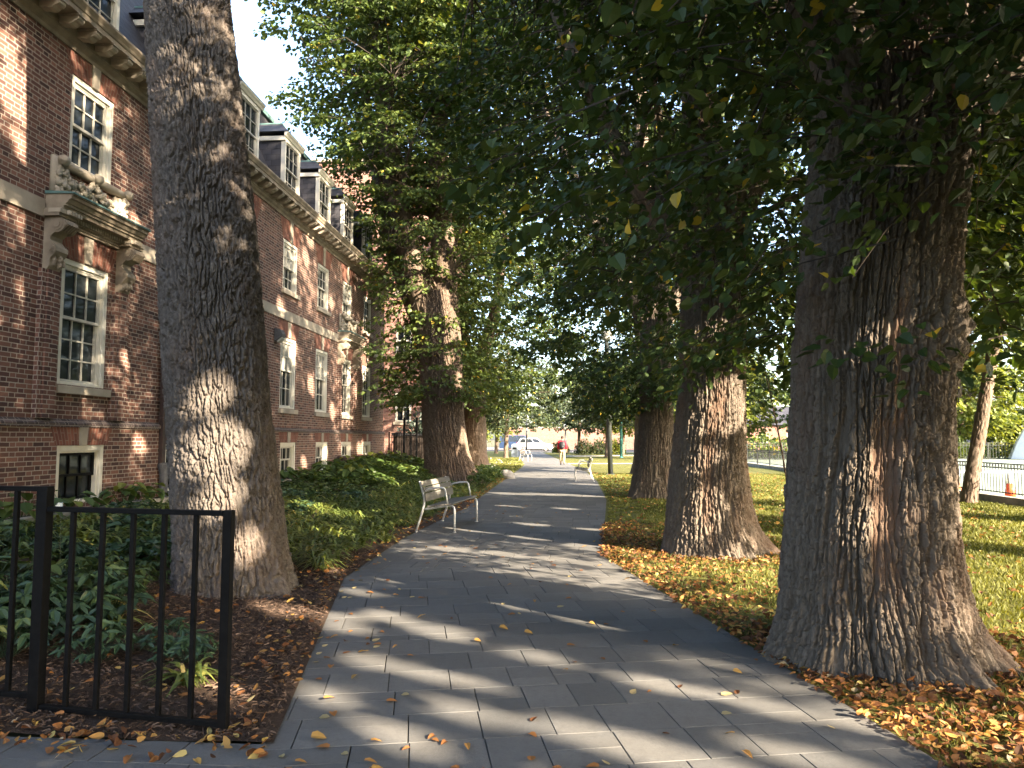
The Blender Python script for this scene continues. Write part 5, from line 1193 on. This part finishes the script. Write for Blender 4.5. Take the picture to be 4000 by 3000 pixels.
# ------------------------------------------------------------------ the black railing in front
rail = tag(empty("iron_railing", (-2.46, 4.05, 0)), "black iron railing with square bars standing in the mulch at the left front", "railing")
def rb_(name, p, q, wx, wy):
    m_ = MB(); o = Vector((-2.46, 4.05, 0)); m_.bar(Vector(p) - o, Vector(q) - o, wx, wy); return m_.build(name, M['black_iron'], rail, False, .003)
PR, PL, PF = Vector((-1.865, 3.975, 0)), Vector((-3.07, 4.15, 0)), Vector((-5.2, 4.42, 0))
rb_("post", PR + Vector((0, 0, -.05)), PR + Vector((0, 0, 1.205)), .05, .05); rb_("post", PL + Vector((0, 0, -.05)), PL + Vector((0, 0, 1.32)), .065, .065); rb_("post", PF + Vector((0, 0, -.05)), PF + Vector((0, 0, 1.33)), .06, .06)
def panel(A, B, zt, zb, n, first=0.0):
    d = (B - A)
    rb_("top_rail", A + Vector((0, 0, zt)) + d.normalized() * .026, B + Vector((0, 0, zt)) - d.normalized() * .034, .045, .028)
    rb_("bottom_rail", A + Vector((0, 0, zb)) + d.normalized() * .026, B + Vector((0, 0, zb)) - d.normalized() * .034, .035, .03)
    for k in range(n):
        p = A + d * ((k + 1 + first) / (n + 1)); rb_("baluster", p + Vector((0, 0, zb + .014)), p + Vector((0, 0, zt - .013)), .026, .026)
panel(PR, PL, 1.188, .055, 5); panel(PL, PF, 1.305, .115, 10)

# ------------------------------------------------------------------ benches
def mat_wood(name, c, grain='y'):
    s = SH(name); p = s.objc(); st = s.map(p, (14, .9, 14)); n1 = s.noise(st, 4, 6, .65, .5)
    cc = s.ramp(n1, [(.25, tuple(x * .55 for x in c)), (.5, c), (.75, tuple(min(1, x * 1.3) for x in c))])
    cc = s.mix(s.math('MULTIPLY', s.island(), .3), cc, tuple(x * .7 for x in c))
    return s.done(s.bsdf(cc, .7, 0, s.bump(n1, .35, .004), .3))
M['bench_wood'] = mat_wood("weathered_grey_wood", (.165, .155, .135))
M['bench_dark'] = mat_wood("dark_bench_wood", (.06, .055, .05))
def bench(loc, rz, length, wood, label):
    t = tag(empty("park_bench", loc, rz), label, "bench", "benches along the path")
    def frame(y):
        m_ = MB()
        m_.tube([(-.01, y, 0), (.03, y, .12), (.105, y, .36), (.13, y, .46), (.135, y, .55), (.11, y, .66), (.07, y, .78), (.045, y, .865)], [.019, .019, .021, .022, .02, .019, .018, .017], 8)
        m_.tube([(.11, y, .385), (.20, y, .395), (.38, y, .425), (.55, y, .452), (.62, y, .452), (.660, y, .43), (.672, y, .38), (.672, y, .20), (.672, y, 0)], [.018, .019, .018, .018, .019, .02, .02, .019, .018], 8)
        return m_
    for y in (.06, length - .06):
        frame(y).build("frame", M['alu'], t, True)
        a = MB(); a.tube([(.105, y, .675), (.20, y, .725), (.33, y, .752), (.44, y, .757), (.485, y, .75), (.505, y, .72), (.53, y, .60), (.555, y, .462)], [.014, .015, .016, .016, .016, .016, .015, .014], 8); a.build("armrest", M['alu'], t, True)
        for xx in (-.01, .672):
            f = MB(); f.lathe([(.035, 0), (.035, .008), (.02, .014)], (xx, y, 0), 10); f.build("foot_plate", M['alu'], t)
    for (p, q) in (((.068, .865), (.098, .775)), ((.103, .762), (.134, .675)), ((.139, .660), (.158, .520))):
        d = Vector((q[0] - p[0], 0, q[1] - p[1])); n = Vector((d.z, 0, -d.x)).normalized() * -.022
        s = MB(); pr = [(p[0] + .012, p[1]), (q[0] + .012, q[1]), (q[0] + .012 + abs(n.x), q[1] + abs(n.z) * .3), (p[0] + .012 + abs(n.x), p[1] + abs(n.z) * .3)]
        s.prism(pr, .0, length); s.build("back_slat", wood, t, False, .005)
    for (a, b, za, zb) in ((.20, .345, .425, .437), (.357, .50, .440, .458), (.512, .655, .462, .472)):
        s = MB(); s.prism([(a, za), (b, zb), (b, zb + .026), (a, za + .026)], .0, length); s.build("seat_slat", wood, t, False, .006)
    return t
bench((-2.57, 12.50, .008), R(-6), 1.80, M['bench_wood'], "nearest bench, weathered grey slats on silver legs, in front of the three-stemmed tree")
bench((1.03, 29.2, .008), R(180), 1.85, M['bench_dark'], "dark slatted silver-legged bench on the right edge of the path")
bench((-3.35, 52.2, .008), R(-6), 1.8, M['bench_dark'], "small far bench on the left of the path in front of the blue-grey box")

# ------------------------------------------------------------------ lamp posts, box, rock, iron fences
M['pole'] = plain("dark_green_black_pole", (.025, .03, .03), .35, .0, var=.2, scale=10, spec=.6)
def lamp_post(loc, h, r, label, lean=0.0):
    t = tag(empty("lamp_post", loc), label, "lamp post", "lamp posts"); t.rotation_euler = (0, R(lean), 0)
    m_ = MB(); m_.lathe([(r * 1.0, 0), (r * .98, h * .5), (r * .9, h)], n=18); m_.build("pole", M['pole'], t, True)
    m_ = MB(); m_.lathe([(r * 1.9, 0), (r * 1.9, .03), (r * 1.15, .06)], n=18); m_.build("base", M['pole'], t, False, .004)
    m_ = MB(); m_.lathe([(r * .95, h), (r * 2.4, h + .08), (r * 2.4, h + .38), (r * 1.8, h + .46), (.02, h + .5)], n=18); m_.build("lamp_head", plain("lamp_glass", (.6, .6, .58), .3), t, True)
lamp_post((1.98, 32.9, 0), 6.0, .112, "thick dark lamp post on the right lawn beyond the dark bench", -1.2)
lamp_post((-.02, 62, 0), 2.35, .07, "dark lamp post directly behind the walking person")
lamp_post((-4.8, 90.2, 0), 4.2, .10, "dark street post behind the white car")
t = tag(empty("teal_post", (4.75, 63.5, 0)), "teal green post between the thin trees beyond the right lawn", "post")
m_ = MB(); m_.lathe([(.12, 0), (.12, 2.9), (.10, 3.0), (.02, 3.05)], n=16); m_.build("pole", plain("teal_paint", (.06, .22, .22), .5), t, True)
m_ = MB(); m_.lathe([(.18, 0), (.18, .05), (.13, .1)], n=16); m_.build("base", plain("teal_base", (.06, .20, .20), .5), t)
t = tag(empty("litter_bin", (-4.55, 65.5, 0)), "blue-grey square litter bin with sloped lid by the far bench", "litter bin")
M['bin'] = plain("blue_grey_paint", (.17, .21, .26), .45, var=.08)
m_ = MB(); m_.box(-.29, .29, -.29, .29, 0, .93); m_.build("body", M['bin'], t, False, .02)
m_ = MB(); m_.prism([(-.31, .94), (.31, .94), (.31, 1.0), (.16, 1.17), (-.16, 1.17), (-.31, 1.0)], -.31, .31); m_.build("lid", M['bin'], t, False, .015)
m_ = MB(); m_.box(-.18, .18, -.296, -.286, .66, .84); m_.build("opening", M['black_iron'], t)
rk = MB(); rr = random.Random(9)
rk.ball((0, 0, 0), .36, 14, (1.0, .8, .62), .10)
rko = rk.build("rock", M['rock'], None, False, .02); rko.location = (-2.35, 29.6, .12); rko.rotation_euler = (.1, .35, .4); tag(rko, "pale grey boulder at the left edge of the path beside the light green perennials", "rock")

def picket_fence(name, label, A, B, h, z0, mat, spacing, npost, kerb=0.0, rings=False, r=.009, group=None):
    A = Vector(A); B = Vector(B); L = (B - A).length; d = (B - A).normalized()
    t = tag(empty(name, A), label, "fence", group)
    m_ = MB(); n = int(L / spacing)
    for k in range(n + 1):
        p = d * (k * spacing) ; m_.bar(p + Vector((0, 0, z0 + .03)), p + Vector((0, 0, z0 + h - (.02 if not rings else .03))), r * 2, r * 2)
    tag(m_.build("pickets", mat, t), kind='stuff')
    for zz in ([.06, h - .02] + ([h - .13] if rings else [h - .2])):
        m_ = MB(); m_.bar(Vector((0, 0, z0 + zz)), d * L + Vector((0, 0, z0 + zz)), .03, .025); m_.build("rail", mat, t)
    for k in range(npost + 1):
        p = d * (L * k / npost); m_ = MB(); m_.bar(p + Vector((0, 0, z0 - .05 if not kerb else 0)), p + Vector((0, 0, z0 + h + .03)), .055, .055); m_.build("post", mat, t)
    if rings:
        m_ = MB(); k = spacing / 2
        while k < min(L, 40):
            c = d * k + Vector((0, 0, z0 + h - .075)); m_.tube([c + d * .045 * math.cos(a) + Vector((0, 0, .045 * math.sin(a))) for a in np.linspace(0, 6.2832, 9)], .006, 3, False); k += spacing
        tag(m_.build("ring_frieze", mat, t), kind='stuff')
    if kerb:
        m_ = MB(); q = Vector((-d.y, d.x, 0)) * .11
        i = len(m_.v); pts = [-q, q]
        m_.v += [tuple(-q + Vector((0, 0, -.1))), tuple(q + Vector((0, 0, -.1))), tuple(q + d * L + Vector((0, 0, -.1))), tuple(-q + d * L + Vector((0, 0, -.1))), tuple(-q + Vector((0, 0, kerb))), tuple(q + Vector((0, 0, kerb))), tuple(q + d * L + Vector((0, 0, kerb))), tuple(-q + d * L + Vector((0, 0, kerb)))]
        m_.f += [(0, 3, 2, 1), (4, 5, 6, 7), (0, 1, 5, 4), (1, 2, 6, 5), (2, 3, 7, 6), (3, 0, 4, 7)]
        m_.build("kerb", M['concrete'], t)
    return t
picket_fence("field_fence", "low black ring-topped railing on a concrete kerb between lawn and sports field", (10.95, 3, 0), (10.95, 58, 0), .80, .20, plain("grey_black_iron", (.02, .022, .024), .6, spec=.15), .13, 22, .17, True, .007)
picket_fence("iron_fence", "tall black iron fence with a gate between the brick building and the three-stemmed tree", (-7.7, 31.6, 0), (-4.9, 31.9, 0), 1.25, .62, M['black_iron'], .11, 3, 0, False, .010)
picket_fence("street_fence", "long iron fence across the road in front of the brick wall", (-30, 109, 0), (30, 109, 0), 1.5, .0, plain("rusty_black_iron", (.06, .04, .035), .6), .22, 24, 0, False, .014)
picket_fence("far_fence", "mesh fence along the far side of the sports field", (14, 58, 0), (70, 67, 0), 1.3, .0, plain("grey_mesh", (.06, .065, .06), .8, spec=.1), .25, 20, 0, False, .012)
gp = tag(empty("gate_posts", (-6.91, 32.3, 0)), "pair of tall black gate posts behind the iron fence", "gate")
for x in (-.28, .28):
    m_ = MB(); m_.bar((x, 0, .3), (x, 0, 2.55), .09, .09); m_.build("post", M['black_iron'], gp)
m_ = MB(); m_.bar((-.24, 0, 1.75), (.24, 0, 1.75), .04, .04); m_.build("crossbar", M['black_iron'], gp)
m_ = tag(empty("shed", (-7.0, 33.2, 0)), "dark timber enclosure behind the iron fence at the building's corner", "shed")
q = MB(); q.box(-.9, .55, 0, 1.4, .4, 1.75); q.build("wall", plain("dark_timber", (.04, .03, .025), .8, var=.3, scale=8), m_, False, .01)
q = MB(); q.prism([(-.96, 1.752), (.6, 1.752), (.6, 1.80), (-.96, 1.86)], -.06, 1.46); q.build("roof", M['slate'], m_)
def shrub(name, label, loc, R_, H, n, size, mat, seed, group=None, cat="shrub"):
    t = tag(empty(name, loc), label, cat, group); r_ = np.random.default_rng(seed); u = unit(r_.normal(0, 1, (n, 3))); u[:, 2] = np.abs(u[:, 2]); q = r_.random(n) ** .35
    lump = 1 + .2 * np.sin(u[:, 0] * 7 + seed) * np.cos(u[:, 1] * 6 + seed); P = u * q[:, None] * lump[:, None] * np.array([R_[0], R_[1], H]); P[:, 2] += .05
    V, F = leaf_arrays(P, unit(u + r_.normal(0, .6, (n, 3))), unit(r_.normal(0, .6, (n, 3)) + np.array([0, 0, .9])), np.full(n, size) * r_.uniform(.6, 1.3, n), np.full(n, size * .7), .15, .1)
    np_mesh("foliage", V, F, mat, t, attr={"tint": np.repeat(np.clip(r_.normal(.45, .22, n), 0, .95), 6)})
    m_ = MB()
    for k in range(7): a = k * .9; m_.tube([(0.05 * math.cos(a), .05 * math.sin(a), 0), (R_[0] * .3 * math.cos(a), R_[1] * .3 * math.sin(a), H * .45), (R_[0] * .5 * math.cos(a), R_[1] * .5 * math.sin(a), H * .8)], [.02, .014, .006], 4)
    m_.build("stem", M['twig'], t)
M['juniper'] = leaf_mat("dark_needle_leaf", [(0, (.012, .022, .018)), (.6, (.03, .045, .034)), (1, (.06, .075, .05))], .15)
shrub("conifer_shrub", "dark spreading conifer rising above the shed behind the iron fence", (-6.7, 35.2, .3), (1.5, 1.0), 2.5, 2600, .18, M['juniper'], 601)
for i, (x, lb) in enumerate(((1.9, "dark green hedge bush behind the walking person's right shoulder"), (3.5, "middle green hedge bush beyond the right lawn"), (5.1, "yellow-green hedge bush beside the young tree"), (-.6, "small green bush in front of the white car's bonnet"))):
    shrub("hedge_bush", lb, (x, 76 + (8 if i == 3 else 0), 0), (1.0, .9), 1.45 if i < 3 else 1.2, 1300, .17, M['leaf_blue'] if i < 2 else M['leaf_bright'], 610 + i, "hedge bushes before the road")
for i in range(7):
    shrub("field_hedge", "clipped hedge bush number along the far fence of the field".replace(" number", ""), (16 + i * 7.5, 60.5 + i * 1.2, 0), (4.2, 1.2), 1.7, 1500, .28, M['leaf_bright'] if i % 2 else M['leaf_elm'], 630 + i, "hedge along the far side of the field")

# ------------------------------------------------------------------ the walking person
pt_ = tag(empty("person", (-.21, 45.4, .008)), "person in red jacket and khaki trousers walking away along the path", "person")
def skin(name, verts, edges, radii, mat, parent, root=0, lev=1):
    me = bpy.data.meshes.new(name); me.from_pydata(verts, edges, []); o = link(name, me, mat, parent)
    o.modifiers.new("skin", 'SKIN'); sv = me.skin_vertices[0].data
    for k, r in enumerate(radii): sv[k].radius = r if isinstance(r, tuple) else (r, r)
    sv[root].use_root = True
    s = o.modifiers.new("sub", 'SUBSURF'); s.levels = lev; s.render_levels = lev + 1
    return o
BV = [(0, 0, .93), (0, .01, 1.12), (0, .02, 1.32), (0, .01, 1.46), (0, .02, 1.54), (0, .03, 1.66), (0, .02, 1.73),
      (-.18, .01, 1.42), (-.235, -.03, 1.16), (-.25, .05, .93), (-.25, .07, .84), (.18, .01, 1.42), (.24, .0, 1.16), (.26, .05, .93), (.26, .07, .84),
      (-.09, .0, .88), (-.10, .10, .50), (-.10, .02, .09), (-.10, .14, .03), (.09, .0, .88), (.10, -.02, .50), (.10, -.16, .12), (.10, -.06, .03)]
BE = [(0, 1), (1, 2), (2, 3), (3, 4), (4, 5), (5, 6), (3, 7), (7, 8), (8, 9), (9, 10), (3, 11), (11, 12), (12, 13), (13, 14), (0, 15), (15, 16), (16, 17), (17, 18), (0, 19), (19, 20), (20, 21), (21, 22)]
BR = [(.15, .11), (.14, .10), (.16, .11), (.09, .08), .055, (.075, .09), .06, .06, .045, .032, .03, .06, .045, .032, .03, .085, .06, .042, .035, .085, .06, .042, .035]
M['skin'] = plain("skin", (.38, .22, .15), .6); M['red'] = plain("red_jacket", (.52, .02, .035), .7, var=.15); M['khaki'] = plain("khaki_cloth", (.42, .33, .20), .85, var=.1); M['hair'] = plain("dark_hair", (.02, .015, .012), .6); M['pack'] = plain("black_backpack", (.015, .016, .02), .6, var=.3)
skin("body", BV, BE, BR, M['skin'], pt_)
for sg in (-1, 1):                                   # fingers
    bx_ = sg * .255
    for k, (dx, L) in enumerate(((-.03, .07), (-.01, .085), (.01, .08), (.028, .06))):
        skin("finger", [(bx_ + dx * .6, .075, .835), (bx_ + dx, .085, .80), (bx_ + dx, .075, .80 - L * .5)], [(0, 1), (1, 2)], [.010, .009, .007], M['skin'], pt_)
    skin("thumb", [(bx_, .10, .85), (bx_ - sg * .015, .125, .82), (bx_ - sg * .015, .125, .79)], [(0, 1), (1, 2)], [.012, .010, .008], M['skin'], pt_)
skin("jacket", [(0, 0, .86), (0, .005, 1.0), (0, .01, 1.14), (0, .02, 1.32), (0, .015, 1.45), (0, .02, 1.52), (-.19, .01, 1.42), (-.245, -.03, 1.16), (-.258, .04, .95), (.19, .01, 1.42), (.25, .0, 1.16), (.268, .04, .95)],
     [(0, 1), (1, 2), (2, 3), (3, 4), (4, 5), (4, 6), (6, 7), (7, 8), (4, 9), (9, 10), (10, 11)], [(.19, .14), (.195, .145), (.19, .14), (.20, .14), (.13, .10), .085, .088, .07, .055, .088, .07, .055], M['red'], pt_)
skin("trousers", [(0, 0, .95), (-.095, .0, .86), (-.10, .10, .50), (-.10, .03, .10), (.095, .0, .86), (.10, -.02, .50), (.10, -.15, .13)], [(0, 1), (1, 2), (2, 3), (0, 4), (4, 5), (5, 6)], [(.16, .12), .105, .08, .065, .105, .08, .065], M['khaki'], pt_)
for (x, y, z) in ((-.10, .07, .035), (.10, -.12, .05)):
    m_ = MB(); m_.ball((x, y, z + .01), .06, 10, (.8, 2.1, .75)); m_.build("shoe", M['hair'], pt_, True)
m_ = MB(); m_.ball((0, .02, 1.675), .105, 12, (.85, 1.0, 1.02)); m_.build("hair", M['hair'], pt_, True)
bpk = tag(empty("backpack", (-.21, 45.4, .008)), "black backpack worn over the red jacket", "backpack")
m_ = MB(); m_.ball((0, -.20, 1.20), .2, 14, (.95, .62, 1.28)); m_.build("bag", M['pack'], bpk, True)
m_ = MB(); m_.ball((0, -.30, 1.10), .12, 12, (1.05, .6, .9)); m_.build("pocket", M['pack'], bpk, True)
for sg in (-1, 1):
    m_ = MB(); m_.tube([(sg * .10, -.12, 1.02), (sg * .14, -.16, 1.3), (sg * .12, -.03, 1.50), (sg * .12, .13, 1.42), (sg * .13, .14, 1.2)], .02, 6); m_.build("strap", M['pack'], bpk, True)

# ------------------------------------------------------------------ the vehicles in the street
def car_paint(name, c): return plain(name, c, .3, var=.02, spec=.6, coat=.6)
M['tyre'] = plain("tyre_rubber", (.02, .02, .02), .85); M['rim'] = plain("alloy_rim", (.5, .5, .5), .35, .7); M['carglass'] = plain("car_glass", (.015, .018, .02), .06, spec=.6)
def vehicle(name, label, cat, loc, rz, L, prof_low, green, W, wb, paint, group=None, tail=(.5, .02, .03)):
    """side profile along x (front = +x); green: greenhouse polygon (x,z) narrowing towards the roof"""
    t = tag(empty(name, loc, rz), label, cat, group); m_ = MB(); w2 = W / 2
    zs = [p[1] for p in prof_low]; n = len(prof_low); secs = []
    for yy, sc in ((-w2, .94), (-w2 + .05, 1.0), (w2 - .05, 1.0), (w2, .94)):
        zm = .62; secs.append([(p[0] * (1 - (1 - sc) * .35), yy, zm + (p[1] - zm) * sc) for p in prof_low])
    for s in secs: m_.v += s
    for k in range(3):
        for q in range(n): a = k * n + q; b = k * n + (q + 1) % n; m_.f.append((a, b, b + n, a + n))
    m_.f.append(tuple(range(n - 1, -1, -1))); m_.f.append(tuple(range(3 * n, 4 * n)))
    body = m_.build("body", paint, t, False, .05, 3)
    zb = min(p[1] for p in green); zt = max(p[1] for p in green)
    m_ = MB(); ng = len(green)
    for yy in (-1, 1): m_.v += [(p[0], yy * (w2 - .06 - .17 * (p[1] - zb) / (zt - zb)), p[1]) for p in green]
    m_.f += [tuple(range(ng)), tuple(range(2 * ng - 1, ng - 1, -1))] + [(k, ng + k, ng + (k + 1) % ng, (k + 1) % ng) for k in range(ng)]
    m_.build("cabin", paint, t, False, .04, 3)
    def side(p, yy, off): z = p[1]; return (p[0], yy * (w2 - .06 - .17 * (z - zb) / (zt - zb) + off), z)
    g0, g1, g2, g3 = green[0], green[1], green[2], green[3]           # rear bottom, rear top, front top, front bottom
    H = zt - zb; zl, zh = zb + .06, zt - .10
    def xr(z, a, b): return a[0] + (b[0] - a[0]) * (z - zb) / H
    xs0 = [xr(zl, g0, g1) + .16, xr(zh, g0, g1) + .14]; xs1 = [xr(zl, g3, g2) - .18, xr(zh, g3, g2) - .12]
    cuts = [0, .30, .64, 1]
    for yy in (-1, 1):
        for a, b in zip(cuts[:-1], cuts[1:]):
            gl = MB(); q = []
            for (zz, x0, x1) in ((zl, xs0[0], xs1[0]), (zh, xs0[1], xs1[1])): q.append((x0 + (x1 - x0) * a + .03, zz)); q.append((x0 + (x1 - x0) * b - .03, zz))
            gl.prism([q[0], q[1], q[3], q[2]], 0, .004, 'y'); gl.v = [side((v[0], v[2]), yy, .006 + v[1]) for v in gl.v]; gl.build("window", M['carglass'], t)
    for (a, b, nm) in ((g3, g2, "windscreen"), (g0, g1, "rear_window")):
        sgn = 1 if nm == "windscreen" else -1; gl = MB()
        for z, in_ in ((zl + .02, .14), (zh, .12)):
            x = xr(z, a, b) + sgn * .012; yw = w2 - .06 - .17 * (z - zb) / H - in_; gl.v += [(x, -yw, z), (x, yw, z)]
        gl.f = [(0, 1, 3, 2)]; gl.build(nm, M['carglass'], t)
    for x in wb:
        for yy in (-1, 1):
            wh = MB(); wh.lathe([(.20, -.10), (.33, -.11), (.355, -.07), (.355, .07), (.33, .11), (.20, .10)], n=24); wh.v = [(v[0], v[2], v[1]) for v in wh.v]
            wo_ = wh.build("wheel", M['tyre'], t, False); wo_.location = (x, yy * (w2 - .10), .355)
            rm = MB(); rm.lathe([(.215, -.105), (.215, .105)], n=20)
            for k in range(5): a = k * 1.2566; rm.bar((.05 * math.cos(a), .05 * math.sin(a), .112), (.20 * math.cos(a), .20 * math.sin(a), .112), .06, .02); rm.bar((.05 * math.cos(a), .05 * math.sin(a), -.112), (.20 * math.cos(a), .20 * math.sin(a), -.112), .06, .02)
            rm.v = [(v[0], v[2], v[1]) for v in rm.v]; rm.build("rim", M['rim'], wo_)
            ar = MB(); ar.lathe([(.40, -.004), (.40, .004)], n=24); ar.v = [(v[0], v[2], v[1]) for v in ar.v]; ao = ar.build("wheel_arch", M['tyre'], t); ao.location = (x, yy * (w2 - .012 + .0), .375)
    for yy in (-1, 1):
        lt = MB(); lt.box(prof_low[0][0] - .0, prof_low[0][0] + .10, yy * (w2 - .20) - .10, yy * (w2 - .20) + .13, .95, 1.20); lt.build("tail_light", plain("red_lens", tail, .25), t, False, .02)
        lt = MB(); xf = max(p[0] for p in prof_low); lt.box(xf - .28, xf - .06, yy * (w2 - .25) - .10, yy * (w2 - .25) + .19, .74, .88); lt.build("headlight", plain("headlight_glass", (.55, .56, .58), .15), t, False, .02)
        mr = MB(); mr.box(g3[0] - .35, g3[0] - .20, yy * (w2 + .02) - .09, yy * (w2 + .02) + .09, zb + .0, zb + .14); mr.build("mirror", paint, t, False, .03)
        sk = MB(); sk.box(wb[0] + .40, wb[1] - .40, yy * (w2 - .02) - .03, yy * (w2 - .02) + .03, .24, .40); sk.build("sill_trim", M['tyre'], t, False, .01)
        hd = MB()
        for x in (wb[0] + .75, wb[0] + 1.75): hd.box(x, x + .2, yy * w2 - .012, yy * w2 + .012, .88, .91)
        hd.build("door_handle", M['rim'], t)
    return t
low = [(-2.34, .36), (-2.38, .62), (-2.34, 1.02), (-2.2, 1.10), (1.15, 1.08), (1.75, 1.02), (2.18, .90), (2.34, .72), (2.36, .45), (2.24, .30), (-2.2, .28)]
vehicle("parked_car", "white sport utility car seen side-on where the path meets the road", "car", (-3.95, 95.0, -.045), 0, 4.7, low, [(-2.25, 1.06), (-1.85, 1.72), (.25, 1.76), (1.22, 1.06)], 1.88, (-1.42, 1.42), car_paint("white_car_paint", (.8, .8, .8)))
lowv = [(-2.5, .4), (-2.52, .8), (-2.46, 1.15), (-2.4, 1.2), (1.7, 1.2), (2.2, 1.05), (2.42, .85), (2.46, .5), (2.3, .34), (-2.4, .32)]
vehicle("parked_van", "blue van parked across the road, mostly hidden behind the white car", "van", (-6.9, 104.5, -.045), 0, 5, lowv, [(-2.44, 1.16), (-2.3, 2.15), (1.1, 2.15), (1.95, 1.16)], 1.95, (-1.5, 1.55), car_paint("blue_van_paint", (.02, .038, .085)))
# across the road: brick wall and building, beyond the field: a small house, tent, cones
t = tag(empty("brick_wall", (0, 112, 0)), "long reddish brick wall behind the fence across the road", "wall")
m_ = MB(); m_.box(-9, 40, 0, .4, 0, 3.25); m_.build("wall", M['brick_pale'], t); m_ = MB(); m_.box(-9.1, 40, -.06, .46, 3.252, 3.40); m_.build("coping", M['stone'], t)
def house(name, label, loc, w_, d_, h, wallm, nwin, rz=0):
    t = tag(empty(name, loc, rz), label, "house"); m_ = MB(); m_.box(-w_ / 2, w_ / 2, 0, d_, 0, h); m_.build("wall", wallm, t)
    m_ = MB(); m_.prism([(-.4, h), (d_ + .4, h), (d_ / 2, h + d_ * .32)], -w_ / 2 - .3, w_ / 2 + .3, 'x'); m_.build("roof", M['slate'], t)
    for k in range(nwin):
        x = -w_ / 2 + w_ * (k + .5) / nwin; f = MB(); f.box(x - .5, x + .5, -.06, .04, 1.0, 2.3); fr = f.build("window", M['white_paint'], t); f = MB(); f.quad((x - .4, -.065, 1.1), (x + .4, -.065, 1.1), (x + .4, -.065, 2.2), (x - .4, -.065, 2.2)); f.build("pane", M['glass'], fr)
    f = MB(); f.box(w_ / 2 - 1.4, w_ / 2 - .5, -.05, .03, 0, 2.1); f.build("door", M['brown_pipe'], t)
house("small_house", "dark grey-blue house behind the far field fence", (45, 90, 0), 16, 8, 3.6, plain("slate_blue_siding", (.10, .11, .15), .8), 5)
house("house", "low reddish house beyond the field between the two nearest right trunks", (24, 98, 0), 14, 8, 3.4, M['brick_pale'], 4)
t = tag(empty("field_tent", (37.4, 61, 0)), "white pointed canopy standing at the far right of the sports field", "tent")
cloth = plain("white_canvas", (.8, .8, .8), .8, var=.04); m_ = MB()
for k in range(8):
    a0, a1 = k * math.pi / 4, (k + 1) * math.pi / 4
    prev = None
    for r0, z0, r1, z1 in ((2.2, 0, 1.7, 1.2), (1.7, 1.2, 1.1, 2.3), (1.1, 2.3, .12, 3.2)): m_.quad((r0 * math.cos(a0), r0 * math.sin(a0), z0), (r0 * math.cos(a1), r0 * math.sin(a1), z0), (r1 * math.cos(a1), r1 * math.sin(a1), z1), (r1 * math.cos(a0), r1 * math.sin(a0), z1))
m_.build("canvas", cloth, t); m_ = MB(); m_.tube([(0, 0, 0), (0, 0, 3.4)], .04, 8); m_.build("mast", M['grey_iron'], t)
M['orange'] = plain("orange_plastic", (.75, .10, .03), .5); M['whiteband'] = plain("white_band", (.8, .8, .8), .5)
for (x, y, lb) in ((12.05, 21.0, "orange traffic cone with a white band behind the fence at the right edge"), (11.41, 22.5, "orange traffic cone partly hidden by the slim leaning tree")):
    t = tag(empty("traffic_cone", (x, y, -.03)), lb, "traffic cone", "traffic cones by the field fence")
    m_ = MB(); m_.box(-.19, .19, -.19, .19, 0, .04); m_.build("base", M['tyre'], t, False, .01)
    m_ = MB(); m_.lathe([(.14, .041), (.085, .42)], n=16); m_.build("cone", M['orange'], t, True); m_ = MB(); m_.lathe([(.087, .42), (.06, .60), (.035, .72), (.02, .73)], n=16); m_.build("band", M['whiteband'], t, True)
